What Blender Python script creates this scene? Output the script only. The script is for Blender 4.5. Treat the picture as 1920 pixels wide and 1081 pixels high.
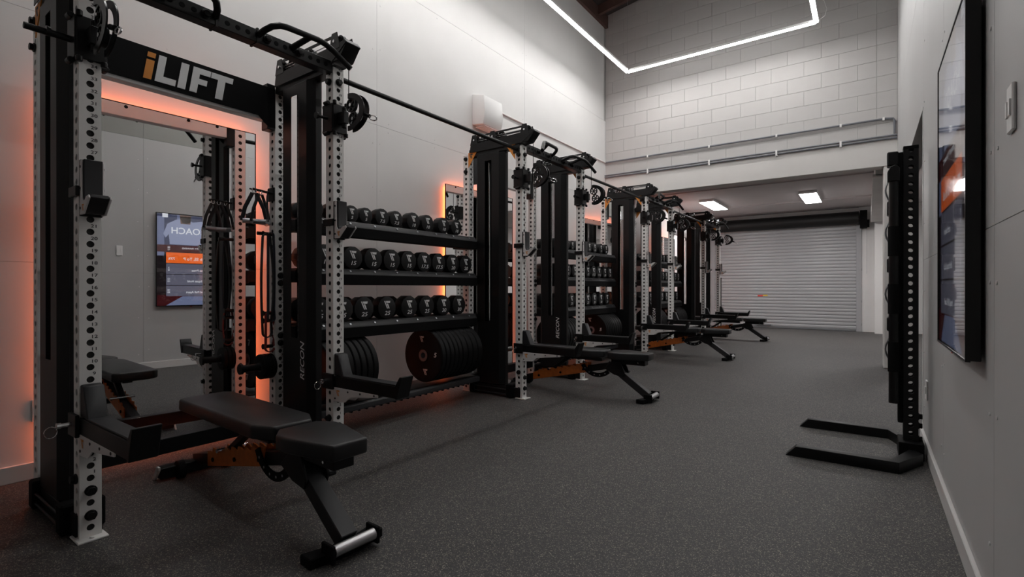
import bpy, bmesh, math, random
from mathutils import Matrix, Vector
random.seed(7)
PI = math.pi
for o in list(bpy.data.objects):
    bpy.data.objects.remove(o, do_unlink=True)
scene = bpy.context.scene
C = scene.collection

# ------------------------------------------------------------------ camera, world, exposure
F_PX, YAW, CAM_H = 936.3, math.radians(35.47), 1.017
cam_d = bpy.data.cameras.new('camera')
cam_d.sensor_fit = 'HORIZONTAL'
cam_d.sensor_width = 36.0
cam_d.lens = F_PX / 1920.0 * 36.0
cam_d.clip_start = 0.02
cam = bpy.data.objects.new('camera', cam_d)
cam.location = (0, 0, CAM_H)
cam.rotation_euler = (PI / 2 - math.radians(0.06), 0, YAW)
C.objects.link(cam)
scene.camera = cam

world = bpy.data.worlds.new('world')
scene.world = world
world.use_nodes = True
bg = world.node_tree.nodes['Background']
bg.inputs[0].default_value = (0.8, 0.85, 1.0, 1)
bg.inputs[1].default_value = 0.01
scene.view_settings.view_transform = 'Standard'
scene.view_settings.look = 'None'
scene.view_settings.gamma = 1.0
scene.view_settings.use_curve_mapping = False
scene.view_settings.exposure = 0.0
TUBE_POWER = 54.0        # suspended linear lights
PANEL_POWER = 36.0        # surface light panels under the low ceiling
LED_POWER = 17.0          # orange strips behind the mirrors
SCREEN_POWER = 0.8

# ------------------------------------------------------------------ room dimensions
XL, XR = -3.64, 0.30          # left / right wall faces
YB, YG, YN = 7.85, 14.2, -3.2  # block wall, roller door, wall behind the viewer
XF = -2.573                   # front plane of the racks
RACK_Y = [1.243, 4.39, 7.537, 10.684]
LOWC = 2.90                   # low ceiling
MIR_X = -3.572
MIR_TURN = math.radians(-3.0)

# ------------------------------------------------------------------ materials
MATS = {}
def mat(name, col, rough=0.5, metal=0.0, emit=None, estr=0.0, spec=0.5, noise=0.0, nscale=8.0, bump=0.0, bscale=200.0, coat=0.0):
    m = bpy.data.materials.new(name)
    m.use_nodes = True
    nt = m.node_tree
    b = nt.nodes['Principled BSDF']
    b.inputs['Base Color'].default_value = (*col, 1)
    b.inputs['Roughness'].default_value = rough
    b.inputs['Metallic'].default_value = metal
    b.inputs['Specular IOR Level'].default_value = spec
    b.inputs['Coat Weight'].default_value = coat
    if emit:
        b.inputs['Emission Color'].default_value = (*emit, 1)
        b.inputs['Emission Strength'].default_value = estr
    if noise or bump:
        tc = nt.nodes.new('ShaderNodeTexCoord')
    if noise:
        n = nt.nodes.new('ShaderNodeTexNoise')
        n.inputs['Scale'].default_value = nscale
        n.inputs['Detail'].default_value = 4
        nt.links.new(tc.outputs['Object'], n.inputs['Vector'])
        r = nt.nodes.new('ShaderNodeValToRGB')
        r.color_ramp.elements[0].position = 0.3
        r.color_ramp.elements[1].position = 0.7
        r.color_ramp.elements[0].color = (*[c * (1 - noise) for c in col], 1)
        r.color_ramp.elements[1].color = (*[min(1, c * (1 + noise)) for c in col], 1)
        nt.links.new(n.outputs['Fac'], r.inputs['Fac'])
        nt.links.new(r.outputs['Color'], b.inputs['Base Color'])
    if bump:
        n2 = nt.nodes.new('ShaderNodeTexNoise')
        n2.inputs['Scale'].default_value = bscale
        n2.inputs['Detail'].default_value = 3
        nt.links.new(tc.outputs['Object'], n2.inputs['Vector'])
        bp = nt.nodes.new('ShaderNodeBump')
        bp.inputs['Strength'].default_value = bump
        bp.inputs['Distance'].default_value = 0.002
        nt.links.new(n2.outputs['Fac'], bp.inputs['Height'])
        nt.links.new(bp.outputs['Normal'], b.inputs['Normal'])
    MATS[name] = m
    return m

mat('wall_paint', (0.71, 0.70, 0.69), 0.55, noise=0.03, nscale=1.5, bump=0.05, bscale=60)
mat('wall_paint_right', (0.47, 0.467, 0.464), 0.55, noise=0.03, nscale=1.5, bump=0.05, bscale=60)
mat('wall_grey', (0.30, 0.30, 0.28), 0.7, noise=0.05, nscale=2)
mat('block_paint', (0.48, 0.468, 0.458), 0.6, noise=0.03, nscale=3, bump=0.25, bscale=90)
mat('mortar', (0.41, 0.40, 0.39), 0.8)
mat('concrete_paint', (0.66, 0.64, 0.62), 0.65, noise=0.05, nscale=2, bump=0.2, bscale=40)
mat('ceiling_paint', (0.58, 0.54, 0.54), 0.8, noise=0.04, nscale=1.5)
mat('roof_dark', (0.05, 0.045, 0.045), 0.8, noise=0.2, nscale=3)
mat('roof_steel', (0.10, 0.055, 0.045), 0.6, noise=0.2, nscale=5)
mat('skirting', (0.62, 0.61, 0.60), 0.45)
mat('white_steel', (0.87, 0.86, 0.84), 0.38, noise=0.02, nscale=10)
mat('white_plate', (0.80, 0.77, 0.76), 0.4)
mat('black_steel', (0.006, 0.006, 0.0065), 0.42, spec=0.3, bump=0.04, bscale=500)
mat('black_gloss', (0.005, 0.005, 0.0055), 0.28, spec=0.35)
mat('black_matt', (0.004, 0.004, 0.0045), 0.7, spec=0.12)
mat('charcoal', (0.020, 0.020, 0.022), 0.45, spec=0.4)
mat('grey_liner', (0.018, 0.018, 0.020), 0.5, spec=0.4)
mat('rubber', (0.005, 0.005, 0.0055), 0.5, spec=0.15, bump=0.08, bscale=300)
mat('urethane', (0.007, 0.007, 0.0075), 0.5, spec=0.3)
mat('vinyl', (0.012, 0.012, 0.013), 0.42, spec=0.45, bump=0.10, bscale=700)
mat('chrome', (0.75, 0.75, 0.76), 0.16, metal=1.0)
mat('brushed_steel', (0.55, 0.55, 0.56), 0.38, metal=1.0)
mat('steel_grey', (0.42, 0.43, 0.45), 0.35, metal=0.9)
mat('conduit_grey', (0.16, 0.165, 0.185), 0.45)
mat('print_white', (0.80, 0.80, 0.80), 0.5)
mat('print_dark', (0.03, 0.03, 0.035), 0.6)
mat('print_orange', (0.75, 0.27, 0.03), 0.5)
mat('orange_steel', (0.50, 0.13, 0.02), 0.45, noise=0.15, nscale=30)
mat('shutter', (0.36, 0.36, 0.37), 0.33, metal=0.0, noise=0.02, nscale=2)
mat('shutter_rail', (0.33, 0.33, 0.34), 0.4)
mat('drum_black', (0.006, 0.006, 0.006), 0.6)
mat('mirror_glass', (0.90, 0.90, 0.90), 0.0, metal=1.0)
mat('plastic_white', (0.80, 0.79, 0.78), 0.4)
mat('band_black', (0.012, 0.012, 0.014), 0.6)
mat('band_red', (0.25, 0.02, 0.015), 0.6)
mat('band_navy', (0.02, 0.022, 0.035), 0.6)
mat('sticker_red', (0.6, 0.05, 0.04), 0.5)
mat('sticker_yellow', (0.7, 0.5, 0.03), 0.5)
mat('tube_light', (0.9, 0.9, 0.9), 0.5, emit=(1.0, 0.985, 0.97), estr=TUBE_POWER)
mat('panel_light', (0.9, 0.9, 0.9), 0.5, emit=(1.0, 0.97, 0.96), estr=PANEL_POWER)
mat('led_orange', (0.9, 0.3, 0.1), 0.5, emit=(1.0, 0.17, 0.045), estr=LED_POWER)
for nm, c, s in (('scr_black', (0.010, 0.006, 0.008), 1), ('scr_maroon', (0.05, 0.004, 0.006), 1), ('scr_shirt', (0.30, 0.34, 0.50), 1),
                 ('scr_skin', (0.16, 0.10, 0.08), 1), ('scr_beard', (0.02, 0.015, 0.014), 1), ('scr_orange', (1.0, 0.16, 0.02), 1),
                 ('scr_row', (0.13, 0.13, 0.18), 1), ('scr_white', (0.85, 0.88, 0.95), 1), ('scr_navy', (0.05, 0.06, 0.12), 1), ('scr_blue', (0.16, 0.19, 0.32), 1)):
    mat(nm, (0.005, 0.005, 0.005), 0.6, emit=c, estr=SCREEN_POWER * s)
# clear glass sheet of the screen
g = bpy.data.materials.new('screen_glass'); g.use_nodes = True
gn = g.node_tree; gn.nodes.clear()
go = gn.nodes.new('ShaderNodeOutputMaterial'); gg = gn.nodes.new('ShaderNodeBsdfGlass')
gg.inputs['Roughness'].default_value = 0.03; gg.inputs['IOR'].default_value = 1.75
gn.links.new(gg.outputs[0], go.inputs[0]); MATS['screen_glass'] = g

# speckled rubber floor
m = bpy.data.materials.new('floor_rubber'); m.use_nodes = True
nt = m.node_tree; b = nt.nodes['Principled BSDF']
tc = nt.nodes.new('ShaderNodeTexCoord')
v = nt.nodes.new('ShaderNodeTexVoronoi'); v.inputs['Scale'].default_value = 300
nt.links.new(tc.outputs['Object'], v.inputs['Vector'])
sep = nt.nodes.new('ShaderNodeSeparateColor'); nt.links.new(v.outputs['Color'], sep.inputs[0])
r1 = nt.nodes.new('ShaderNodeValToRGB'); r1.color_ramp.interpolation = 'CONSTANT'
e = r1.color_ramp.elements
e[0].position = 0.0; e[0].color = (0.040, 0.038, 0.039, 1)
e[1].position = 0.62; e[1].color = (0.070, 0.067, 0.068, 1)
x = e.new(0.86); x.color = (0.18, 0.165, 0.14, 1)
x = e.new(0.955); x.color = (0.30, 0.275, 0.23, 1)
nt.links.new(sep.outputs[0], r1.inputs['Fac'])
n = nt.nodes.new('ShaderNodeTexNoise'); n.inputs['Scale'].default_value = 0.9; n.inputs['Detail'].default_value = 3
nt.links.new(tc.outputs['Object'], n.inputs['Vector'])
mr = nt.nodes.new('ShaderNodeMapRange'); mr.inputs[1].default_value = 0.3; mr.inputs[2].default_value = 0.7
mr.inputs[3].default_value = 0.9; mr.inputs[4].default_value = 1.1
nt.links.new(n.outputs['Fac'], mr.inputs[0])
mx = nt.nodes.new('ShaderNodeVectorMath'); mx.operation = 'SCALE'
nt.links.new(r1.outputs['Color'], mx.inputs[0]); nt.links.new(mr.outputs[0], mx.inputs['Scale'])
nt.links.new(mx.outputs[0], b.inputs['Base Color'])
b.inputs['Roughness'].default_value = 0.62
bp = nt.nodes.new('ShaderNodeBump'); bp.inputs['Strength'].default_value = 0.25; bp.inputs['Distance'].default_value = 0.001
nt.links.new(v.outputs['Distance'], bp.inputs['Height']); nt.links.new(bp.outputs['Normal'], b.inputs['Normal'])
MATS['floor_rubber'] = m

# ------------------------------------------------------------------ mesh helpers
class MB:
    def __init__(s):
        s.v = []; s.f = []
    def add(s, vs, fs):
        o = len(s.v)
        s.v += [tuple(p) for p in vs]
        s.f += [tuple(i + o for i in f) for f in fs]
        return s
    def box(s, x0, x1, y0, y1, z0, z1):
        return s.add([(x0, y0, z0), (x1, y0, z0), (x1, y1, z0), (x0, y1, z0), (x0, y0, z1), (x1, y0, z1), (x1, y1, z1), (x0, y1, z1)],
                     [(0, 3, 2, 1), (4, 5, 6, 7), (0, 1, 5, 4), (1, 2, 6, 5), (2, 3, 7, 6), (3, 0, 4, 7)])
    def cbox(s, c, d):
        return s.box(c[0] - d[0] / 2, c[0] + d[0] / 2, c[1] - d[1] / 2, c[1] + d[1] / 2, c[2] - d[2] / 2, c[2] + d[2] / 2)
    def cyl(s, p0, p1, r, n=16, r1=None, caps=True, phase=0.0):
        p0 = Vector(p0); p1 = Vector(p1); d = (p1 - p0).normalized()
        a = Vector((0, 0, 1)) if abs(d.z) < 0.9 else Vector((1, 0, 0))
        u = d.cross(a).normalized(); w = d.cross(u)
        r1 = r if r1 is None else r1
        vs = []
        for p, rr in ((p0, r), (p1, r1)):
            for i in range(n):
                t = 2 * PI * i / n + phase
                vs.append(p + (u * math.cos(t) + w * math.sin(t)) * rr)
        fs = [(i, (i + 1) % n, n + (i + 1) % n, n + i) for i in range(n)]
        if caps:
            fs += [tuple(range(n - 1, -1, -1)), tuple(range(n, 2 * n))]
        return s.add(vs, fs)
    def tube(s, pts, r, n=10, closed=False, flat=1.0):
        pts = [Vector(p) for p in pts]; k = len(pts)
        vs = []; u = None
        for i in range(k):
            if closed:
                d = (pts[(i + 1) % k] - pts[i - 1]).normalized()
            else:
                d = (pts[min(i + 1, k - 1)] - pts[max(i - 1, 0)]).normalized()
            if u is None:
                a = Vector((0, 0, 1)) if abs(d.z) < 0.9 else Vector((1, 0, 0))
                u = d.cross(a).normalized()
            else:
                u = (u - d * u.dot(d)).normalized()
            w = d.cross(u)
            for j in range(n):
                t = 2 * PI * j / n
                vs.append(pts[i] + u * math.cos(t) * r + w * math.sin(t) * r * flat)
        fs = []
        for i in range(k if closed else k - 1):
            a = i * n; b2 = ((i + 1) % k) * n
            fs += [(a + j, a + (j + 1) % n, b2 + (j + 1) % n, b2 + j) for j in range(n)]
        if not closed:
            fs += [tuple(range(n - 1, -1, -1)), tuple(range((k - 1) * n, k * n))]
        return s.add(vs, fs)
    def prism(s, poly, axis, a0, a1):
        # poly: 2-D points in the plane across the axis (x: (y,z); y: (x,z); z: (x,y))
        def P(p, a):
            return {'x': (a, p[0], p[1]), 'y': (p[0], a, p[1]), 'z': (p[0], p[1], a)}[axis]
        n = len(poly)
        vs = [P(p, a0) for p in poly] + [P(p, a1) for p in poly]
        fs = [tuple(range(n - 1, -1, -1)), tuple(range(n, 2 * n))] + [(i, (i + 1) % n, n + (i + 1) % n, n + i) for i in range(n)]
        return s.add(vs, fs)
    def disc_ring(s, c, axis, r0, r1, a0, a1, n=24):
        # annulus of thickness a0..a1 along axis
        def P(rr, t, a):
            q = (math.cos(t) * rr, math.sin(t) * rr)
            return {'x': (c[0] + a, c[1] + q[0], c[2] + q[1]), 'y': (c[0] + q[0], c[1] + a, c[2] + q[1]), 'z': (c[0] + q[0], c[1] + q[1], c[2] + a)}[axis]
        vs = []
        for rr, a in ((r0, a0), (r1, a0), (r1, a1), (r0, a1)):
            vs += [P(rr, 2 * PI * i / n, a) for i in range(n)]
        fs = []
        for k in range(4):
            a = k * n; b2 = ((k + 1) % 4) * n
            fs += [(a + i, a + (i + 1) % n, b2 + (i + 1) % n, b2 + i) for i in range(n)]
        return s.add(vs, fs)
    def xf(s, M):
        s.v = [tuple(M @ Vector(p)) for p in s.v]
        return s
    def mesh(s, name, m, bevel=0.0, seg=1, smooth=35):
        me = bpy.data.meshes.new(name)
        me.from_pydata(s.v, [], s.f)
        bm = bmesh.new(); bm.from_mesh(me)
        bmesh.ops.recalc_face_normals(bm, faces=bm.faces)
        if bevel:
            ed = [e for e in bm.edges if len(e.link_faces) == 2 and e.calc_face_angle(0) > math.radians(25)]
            bmesh.ops.bevel(bm, geom=ed, offset=bevel, segments=seg, profile=0.5, affect='EDGES', clamp_overlap=True)
        bm.to_mesh(me); bm.free()
        me.materials.append(MATS[m])
        if smooth:
            me.polygons.foreach_set('use_smooth', [True] * len(me.polygons))
            me.set_sharp_from_angle(angle=math.radians(smooth))
        return me
    def build(s, name, m, parent=None, bevel=0.0, seg=1, smooth=35, loc=(0, 0, 0)):
        return link(name, s.mesh(name, m, bevel, seg, smooth), parent, loc)

def link(name, me, parent=None, loc=(0, 0, 0), M=None):
    o = bpy.data.objects.new(name, me)
    C.objects.link(o)
    if M is not None:
        o.matrix_local = M
    else:
        o.location = loc
    if parent is not None:
        o.parent = parent
    return o

def empty(name, loc=(0, 0, 0), rz=0.0):
    o = bpy.data.objects.new(name, None)
    o.empty_display_size = 0.1
    C.objects.link(o)
    o.location = loc; o.rotation_euler = (0, 0, rz)
    return o

def tag(o, label=None, cat=None, group=None, kind=None):
    if label: o['label'] = label
    if cat: o['category'] = cat
    if group: o['group'] = group
    if kind: o['kind'] = kind
    return o

def copy_tree(o, parent=None, skip=()):
    c = o.copy()
    C.objects.link(c)
    if parent is not None:
        c.parent = parent
    for ch in [q for q in bpy.data.objects if q.parent == o]:
        if ch in skip: continue
        copy_tree(ch, c, skip)
    return c

_txt = {}
def text_geo(s, size, shear=0.0, sx=1.0):
    key = (s, size, shear, sx)
    if key in _txt: return _txt[key]
    cu = bpy.data.curves.new('t', 'FONT')
    cu.body = s; cu.size = size; cu.align_x = 'CENTER'; cu.align_y = 'CENTER'
    cu.resolution_u = 3; cu.shear = shear
    cu.offset = size * 0.012
    o = bpy.data.objects.new('t', cu); C.objects.link(o)
    dg = bpy.context.evaluated_depsgraph_get()
    me = bpy.data.meshes.new_from_object(o.evaluated_get(dg))
    vs = [(p.co.x * sx, p.co.y, 0.0) for p in me.vertices]
    fs = [tuple(p.vertices) for p in me.polygons]
    bpy.data.objects.remove(o, do_unlink=True); bpy.data.curves.remove(cu); bpy.data.meshes.remove(me)
    _txt[key] = (vs, fs)
    return vs, fs

FACE = {'+x': Matrix(((0, 0, 1, 0), (1, 0, 0, 0), (0, 1, 0, 0), (0, 0, 0, 1))),
        '-y': Matrix(((1, 0, 0, 0), (0, 0, -1, 0), (0, 1, 0, 0), (0, 0, 0, 1))),
        '-x': Matrix(((0, 0, -1, 0), (-1, 0, 0, 0), (0, 1, 0, 0), (0, 0, 0, 1))),
        '-y_up': Matrix(((0, -1, 0, 0), (0, 0, -1, 0), (1, 0, 0, 0), (0, 0, 0, 1)))}
def text_mesh(s, size, face, m, pos=(0, 0, 0), shear=0.0, sx=1.0, name='lettering'):
    vs, fs = text_geo(s, size, shear, sx)
    M = Matrix.Translation(pos) @ FACE[face]
    b = MB().add([M @ Vector(p) for p in vs], fs)
    me = bpy.data.meshes.new(name)
    me.from_pydata(b.v, [], b.f)
    me.materials.append(MATS[m])
    return me

def poly_face(b, polys, face, pos, scale=1.0):
    # flat polygons (2-D) laid on a face direction
    M = Matrix.Translation(pos) @ FACE[face]
    for p in polys:
        b.add([M @ Vector((q[0] * scale, q[1] * scale, 0)) for q in p], [tuple(range(len(p)))])
    return b
LOGO = [[(-0.52, 0.5), (-0.34, 0.5), (0.12, -0.5), (-0.04, -0.5)],
        [(-0.26, 0.5), (0.52, 0.5), (0.46, 0.22), (-0.13, 0.22)],
        [(-0.10, 0.15), (0.14, 0.15), (0.40, -0.5), (0.20, -0.5)]]

# ------------------------------------------------------------------ the setting
def struct(name, b, m, parent=None, bevel=0.0, smooth=35):
    o = b.build(name, m, parent, bevel, smooth=smooth)
    if parent is None: o['kind'] = 'structure'
    return o

struct('floor', MB().box(XL - 0.2, 3.0, YN - 0.1, YG + 0.3, -0.1, 0.0), 'floor_rubber')

# left wall: painted sheets on a backing
wl = struct('wall_left', MB().box(XL - 0.15, XL - 0.004, YN, YG, 0, 5.55), 'mortar')
zs = [0.0, 1.155, 2.50, 3.85, 5.55]
ysl = [-3.2, -2.2, 0.2, 2.99, 5.39, 7.79, 10.19, 12.59, 14.2]
for i in range(len(ysl) - 1):
    for k in range(len(zs) - 1):
        z1 = zs[k + 1]
        if ysl[i] > 7.7 and z1 > 3.9: continue
        g1 = 0.0012
        MB().box(XL - 0.006, XL, ysl[i] + g1, ysl[i + 1] - g1, zs[k] + g1, z1 - g1).build('panel', 'wall_paint', wl)
sc = MB().cyl((0, 0, 0), (0.0025, 0, 0), 0.006, 8).mesh('screw_head', 'wall_paint')
for y in (2.95, 3.03, 5.35, 5.43):
    for k in range(12):
        link('screw_head', sc, wl, (XL, y + random.uniform(-0.006, 0.006), 0.25 + 0.42 * k + random.uniform(-0.03, 0.03)))
for z in (1.115, 1.195, 2.46, 2.54, 3.81):
    for k in range(12):
        link('screw_head', sc, wl, (XL, 0.15 + 0.6 * k + random.uniform(-0.03, 0.03), z))
struct('baseboard_left', MB().box(XL, XL + 0.018, YN, YG, 0, 0.09), 'skirting', bevel=0.003)

# right wall with wide opening beside the stand
YO = 4.28
wr = struct('wall_right', MB().box(XR + 0.006, XR + 0.13, YN, YO - 0.004, 0, 5.9).box(XR + 0.006, XR + 0.13, YO - 0.004, YB, 2.215, 5.9), 'mortar')
ysr = [-3.2, -1.6, 0.8, 2.0, 3.2, YO]
for i in range(len(ysr) - 1):
    for k, (z0, z1) in enumerate(((0, 1.2), (1.2, 2.88), (2.88, 5.6))):
        g1 = 0.0012
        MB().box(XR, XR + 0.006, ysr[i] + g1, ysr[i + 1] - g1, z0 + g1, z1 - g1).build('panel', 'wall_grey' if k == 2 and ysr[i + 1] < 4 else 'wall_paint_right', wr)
for (y0, y1) in ((YO, 6.05), (6.05, YB)):
    for (z0, z1) in ((2.215, 3.2), (3.2, 4.4), (4.4, 5.9)):
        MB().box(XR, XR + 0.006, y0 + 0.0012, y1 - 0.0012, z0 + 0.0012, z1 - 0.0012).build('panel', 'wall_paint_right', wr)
for y in (1.95, 2.05, 3.15, 3.25, 4.2):
    for k in range(7):
        link('screw_head', sc, wr, (XR - 0.0025, y + random.uniform(-0.01, 0.01), 0.22 + 0.4 * k + random.uniform(-0.03, 0.03)))
struct('trim_1', MB().box(XR - 0.004, XR + 0.134, YO - 0.006, YO + 0.012, 0, 2.215), 'plastic_white')
struct('baseboard_right', MB().box(XR - 0.016, XR, YN, YO - 0.006, 0, 0.09), 'skirting', bevel=0.003)

# block wall over the lintel
XBR = 0.30
wb = struct('wall_back', MB().box(XL, 3.0, YB + 0.004, YB + 0.18, 2.60, 6.4), 'mortar')
blk = {}
def block(w, h):
    key = (round(w, 3), round(h, 3))
    if key not in blk:
        blk[key] = MB().box(-w / 2, w / 2, 0.0, 0.02, -h / 2, h / 2).mesh('concrete_block', 'block_paint', bevel=0.002, smooth=0)
    return blk[key]
z = 2.893; row = 0
while z < 6.0:
    joints = []
    off = -0.31 if row % 2 else -0.509
    xx = off
    while xx > XL: xx -= 0.4
    xs = [XL]
    xx += 0.4
    while xx < 0.05:
        xs.append(xx); xx += 0.4
    xs += [0.09, XBR]
    for a, c in zip(xs[:-1], xs[1:]):
        if c - a < 0.03: continue
        proud = 0.014 if (abs((a + c) / 2 + 1.109) < 0.02 and abs(z - 3.893) < 0.01) else random.uniform(-0.0012, 0.0012)
        link('concrete_block', block(c - a - 0.0025, 0.1975), wb, ((a + c) / 2, YB - 0.001 - proud, z + 0.1))
    z += 0.2; row += 1
struct('trim_2', MB().box(XL, 3.0, YB - 0.006, YB + 0.19, 2.55, 2.891), 'concrete_paint', bevel=0.006)
# low ceiling behind the lintel and upper roof
struct('ceiling', MB().box(XL, 3.0, YB + 0.17, YG, LOWC, LOWC + 0.1), 'ceiling_paint')
struct('trim_3', MB().box(XL + 0.02, 0.1, 9.98, 10.02, LOWC - 0.02, LOWC).box(XL + 0.02, 0.1, 12.4, 12.43, LOWC - 0.03, LOWC), 'ceiling_paint')
rf = MB()
rf.add([(XL - 0.2, YN, 5.60), (3.0, YN, 6.62), (3.0, YB + 0.2, 6.62), (XL - 0.2, YB + 0.2, 5.60), (XL - 0.2, YN, 5.7), (3.0, YN, 6.72), (3.0, YB + 0.2, 6.72), (XL - 0.2, YB + 0.2, 5.7)],
       [(0, 1, 2, 3), (4, 7, 6, 5), (0, 4, 5, 1), (1, 5, 6, 2), (2, 6, 7, 3), (3, 7, 4, 0)])
roof = struct('ceiling_upper', rf, 'roof_dark')
for y in (-2.0, -0.4, 1.2, 2.8, 4.4, 6.0, 7.5):
    p = MB().box(XL, 3.0, y - 0.03, y + 0.03, -0.15, 0.0)
    o = p.build('purlin', 'roof_steel', roof)
    for vtx in o.data.vertices:
        vtx.co.z += 5.60 + (vtx.co.x - XL + 0.2) * (1.02 / 6.84)
struct('trim_4', MB().box(XL - 0.02, XL + 0.05, YN, YB, 5.42, 5.62), 'roof_steel')
struct('wall_front', MB().box(XL - 0.15, XR + 0.13, YN - 0.1, YN, 0, 6.3), 'wall_paint')
# annexe at the right, the column and the beam over it
struct('wall_annexe', MB().box(2.9, 3.0, 3.9, YG, 0, LOWC), 'wall_paint')
struct('wall_annexe_end', MB().box(XR + 0.13, 2.9, 3.9, 4.0, 0, LOWC), 'wall_paint')
struct('ceiling_annexe', MB().box(XR + 0.13, 2.9, 4.0, YB, 2.6, 2.7), 'wall_grey')
col = struct('wall_column', MB().box(0.16, 0.46, YB + 0.0, YB + 0.36, 0, 2.55), 'concrete_paint', bevel=0.012)
struct('trim_5', MB().box(0.08, 0.40, YB + 0.36, 13.75, 2.50, LOWC).box(0.05, 0.42, YB + 0.36, 13.75, 2.485, 2.53), 'concrete_paint', bevel=0.006)
struct('wall_pier', MB().box(0.125, 0.60, 13.75, YG, 0, 2.49), 'wall_paint')
# end wall round the roller door
XD0, XD1, ZD = -3.42, -0.17, 2.49
struct('wall_end', MB().box(XL, XD0, YG + 0.05, YG + 0.2, 0, LOWC).box(XD1, 3.0, YG + 0.0, YG + 0.2, 0, LOWC).box(XD0, XD1, YG + 0.05, YG + 0.2, ZD, LOWC).box(XL, 3, YG + 0.2, YG + 0.3, 0, LOWC), 'wall_paint')

# roller door
dr = tag(empty('door_1', ((XD0 + XD1) / 2, YG, 0)), kind='structure')
W2 = (XD1 - XD0) / 2
prof = [(0.0, 0.0), (0.0, 0.003), (-0.009, 0.008), (-0.0125, 0.018), (-0.014, 0.035), (-0.014, 0.050), (-0.0125, 0.064), (-0.009, 0.074), (0.0, 0.078), (0.0, 0.0805), (0.012, 0.0805), (0.012, 0.0)]
slat = MB().prism(prof, 'x', -W2, W2).mesh('slat', 'shutter', smooth=60)
for k in range(31):
    link('slat', slat, dr, (0, 0.0, 0.045 + 0.0805 * k))
MB().box(-W2, W2, -0.025, 0.02, 0.006, 0.045).build('bottom_rail', 'steel_grey', dr, 0.004)
MB().box(-0.55, -0.20, -0.05, -0.022, 0.055, 0.10).build('lift_handle', 'steel_grey', dr, 0.006)
MB().box(-0.52, -0.40, -0.021, -0.0175, 0.80, 0.84).build('warning_sticker', 'sticker_red', dr)
MB().box(-0.40, -0.29, -0.021, -0.0175, 0.815, 0.845).build('warning_sticker', 'sticker_yellow', dr)
for sx, nm in ((-1, 'guide_rail'), (1, 'guide_rail')):
    MB().box(sx * W2 - 0.05, sx * W2 + 0.05, -0.04, 0.03, 0, 2.60).build(nm, 'shutter_rail', dr, 0.004)
dm = MB().cyl((-W2, -0.16, 2.63), (W2, -0.16, 2.63), 0.135, 24).box(-W2, W2, -0.14, 0.04, 2.5, 2.79)
dm.build('drum_cover', 'drum_black', dr)
dm = MB().box(W2 + 0.02, W2 + 0.16, -0.22, 0.0, 2.40, 2.80).cyl((W2 + 0.2, -0.12, 2.5), (W2 + 0.14, -0.12, 2.5), 0.09, 16)
dm.build('chain_hoist', 'black_matt', dr)
ch = MB()
for k in range(40):
    ch.cyl((W2 + 0.15, -0.14, 1.35 + 0.03 * k), (W2 + 0.15, -0.14, 1.372 + 0.03 * k), 0.005, 6)
ch.build('pull_chain', 'steel_grey', dr)
for z in (0.14, 0.68, 1.42):
    MB().box(W2 + 0.03, W2 + 0.06, -0.02, 0.0, z, z + 0.05).build('rail_bracket', 'steel_grey', dr)

# conduits on the block wall
cy = YB - 0.026
cd = tag(empty('conduit_run', (XL, cy, 3.14)), 'grey conduit high on the block wall, bending down at its right end', 'conduit')
MB().tube([(0.0, 0, 0), (XR - XL - 0.12, 0, 0), (XR - XL - 0.045, 0, -0.01), (XR - XL - 0.03, 0, -0.04), (XR - XL - 0.03, 0, -0.2)], 0.0125, 10).build('pipe', 'conduit_grey', cd)
for x in (0.75, 1.7, 2.6, 3.35, 3.8):
    MB().box(x - 0.012, x + 0.012, -0.016, 0.024, -0.022, 0.018).build('saddle_clip', 'plastic_white', cd, 0.003)
cd = tag(empty('conduit_run', (XL, cy, 2.905)), 'pair of grey conduits running along the top of the lintel', 'conduit')
for dz in (-0.018, 0.014):
    MB().tube([(0, 0, dz), (XR - XL - 0.005, 0, dz)], 0.0115, 10).build('pipe', 'conduit_grey', cd)
for x in (0.75, 1.7, 2.6, 3.35):
    MB().box(x - 0.012, x + 0.012, -0.015, 0.022, -0.05, 0.03).build('saddle_clip', 'plastic_white', cd, 0.003)
cd = tag(MB().tube([(XL + 0.012, 4.85, 3.14), (XL + 0.012, YB - 0.02, 3.14)], 0.011, 8).build('wall_conduit', 'plastic_white'), 'thin pale conduit running from the wall heater to the block wall', 'conduit')

# white wall heater on the left wall
h = tag(empty('wall_heater', (XL, 4.50, 3.0)), 'white box-shaped heater mounted high on the left wall', 'heater')
MB().prism([(0.0, -0.14), (0.16, -0.16), (0.19, -0.02), (0.17, 0.16), (0.0, 0.20)], 'y', -0.17, 0.17).build('casing', 'plastic_white', h, 0.008, 2)
MB().box(0.02, 0.15, -0.13, 0.13, -0.168, -0.158).build('outlet_grille', 'white_plate', h)
for k in range(5):
    MB().box(0.03 + 0.024 * k, 0.036 + 0.024 * k, -0.12, 0.12, -0.172, -0.166).build('louvre', 'plastic_white', h)

# power outlet on the right wall and switch plates
def plate(name, M, label, w=0.075, hh=0.12):
    t = tag(empty(name), label, 'outlet'); t.matrix_local = M
    MB().box(-w / 2, w / 2, -hh / 2, hh / 2, 0, 0.009).build('face_plate', 'plastic_white', t, 0.003)
    for dx in (-0.015, 0.015):
        MB().box(dx - 0.008, dx + 0.008, -0.02, 0.02, 0.009, 0.013).build('rocker', 'plastic_white', t)
plate('power_outlet', Matrix.Translation((XR, 3.98, 0.39)) @ FACE['-x'], 'white power outlet low on the right wall behind the stand')
plate('cable_plate', Matrix.Translation((XR, 1.76, 1.47)) @ FACE['-x'], 'white wall plate beside the screen on the right wall', 0.06, 0.12)
plate('power_outlet', Matrix.Translation((XL, 0.72, 0.36)) @ FACE['+x'], 'white power outlet on the left wall behind the nearest rack')

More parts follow.
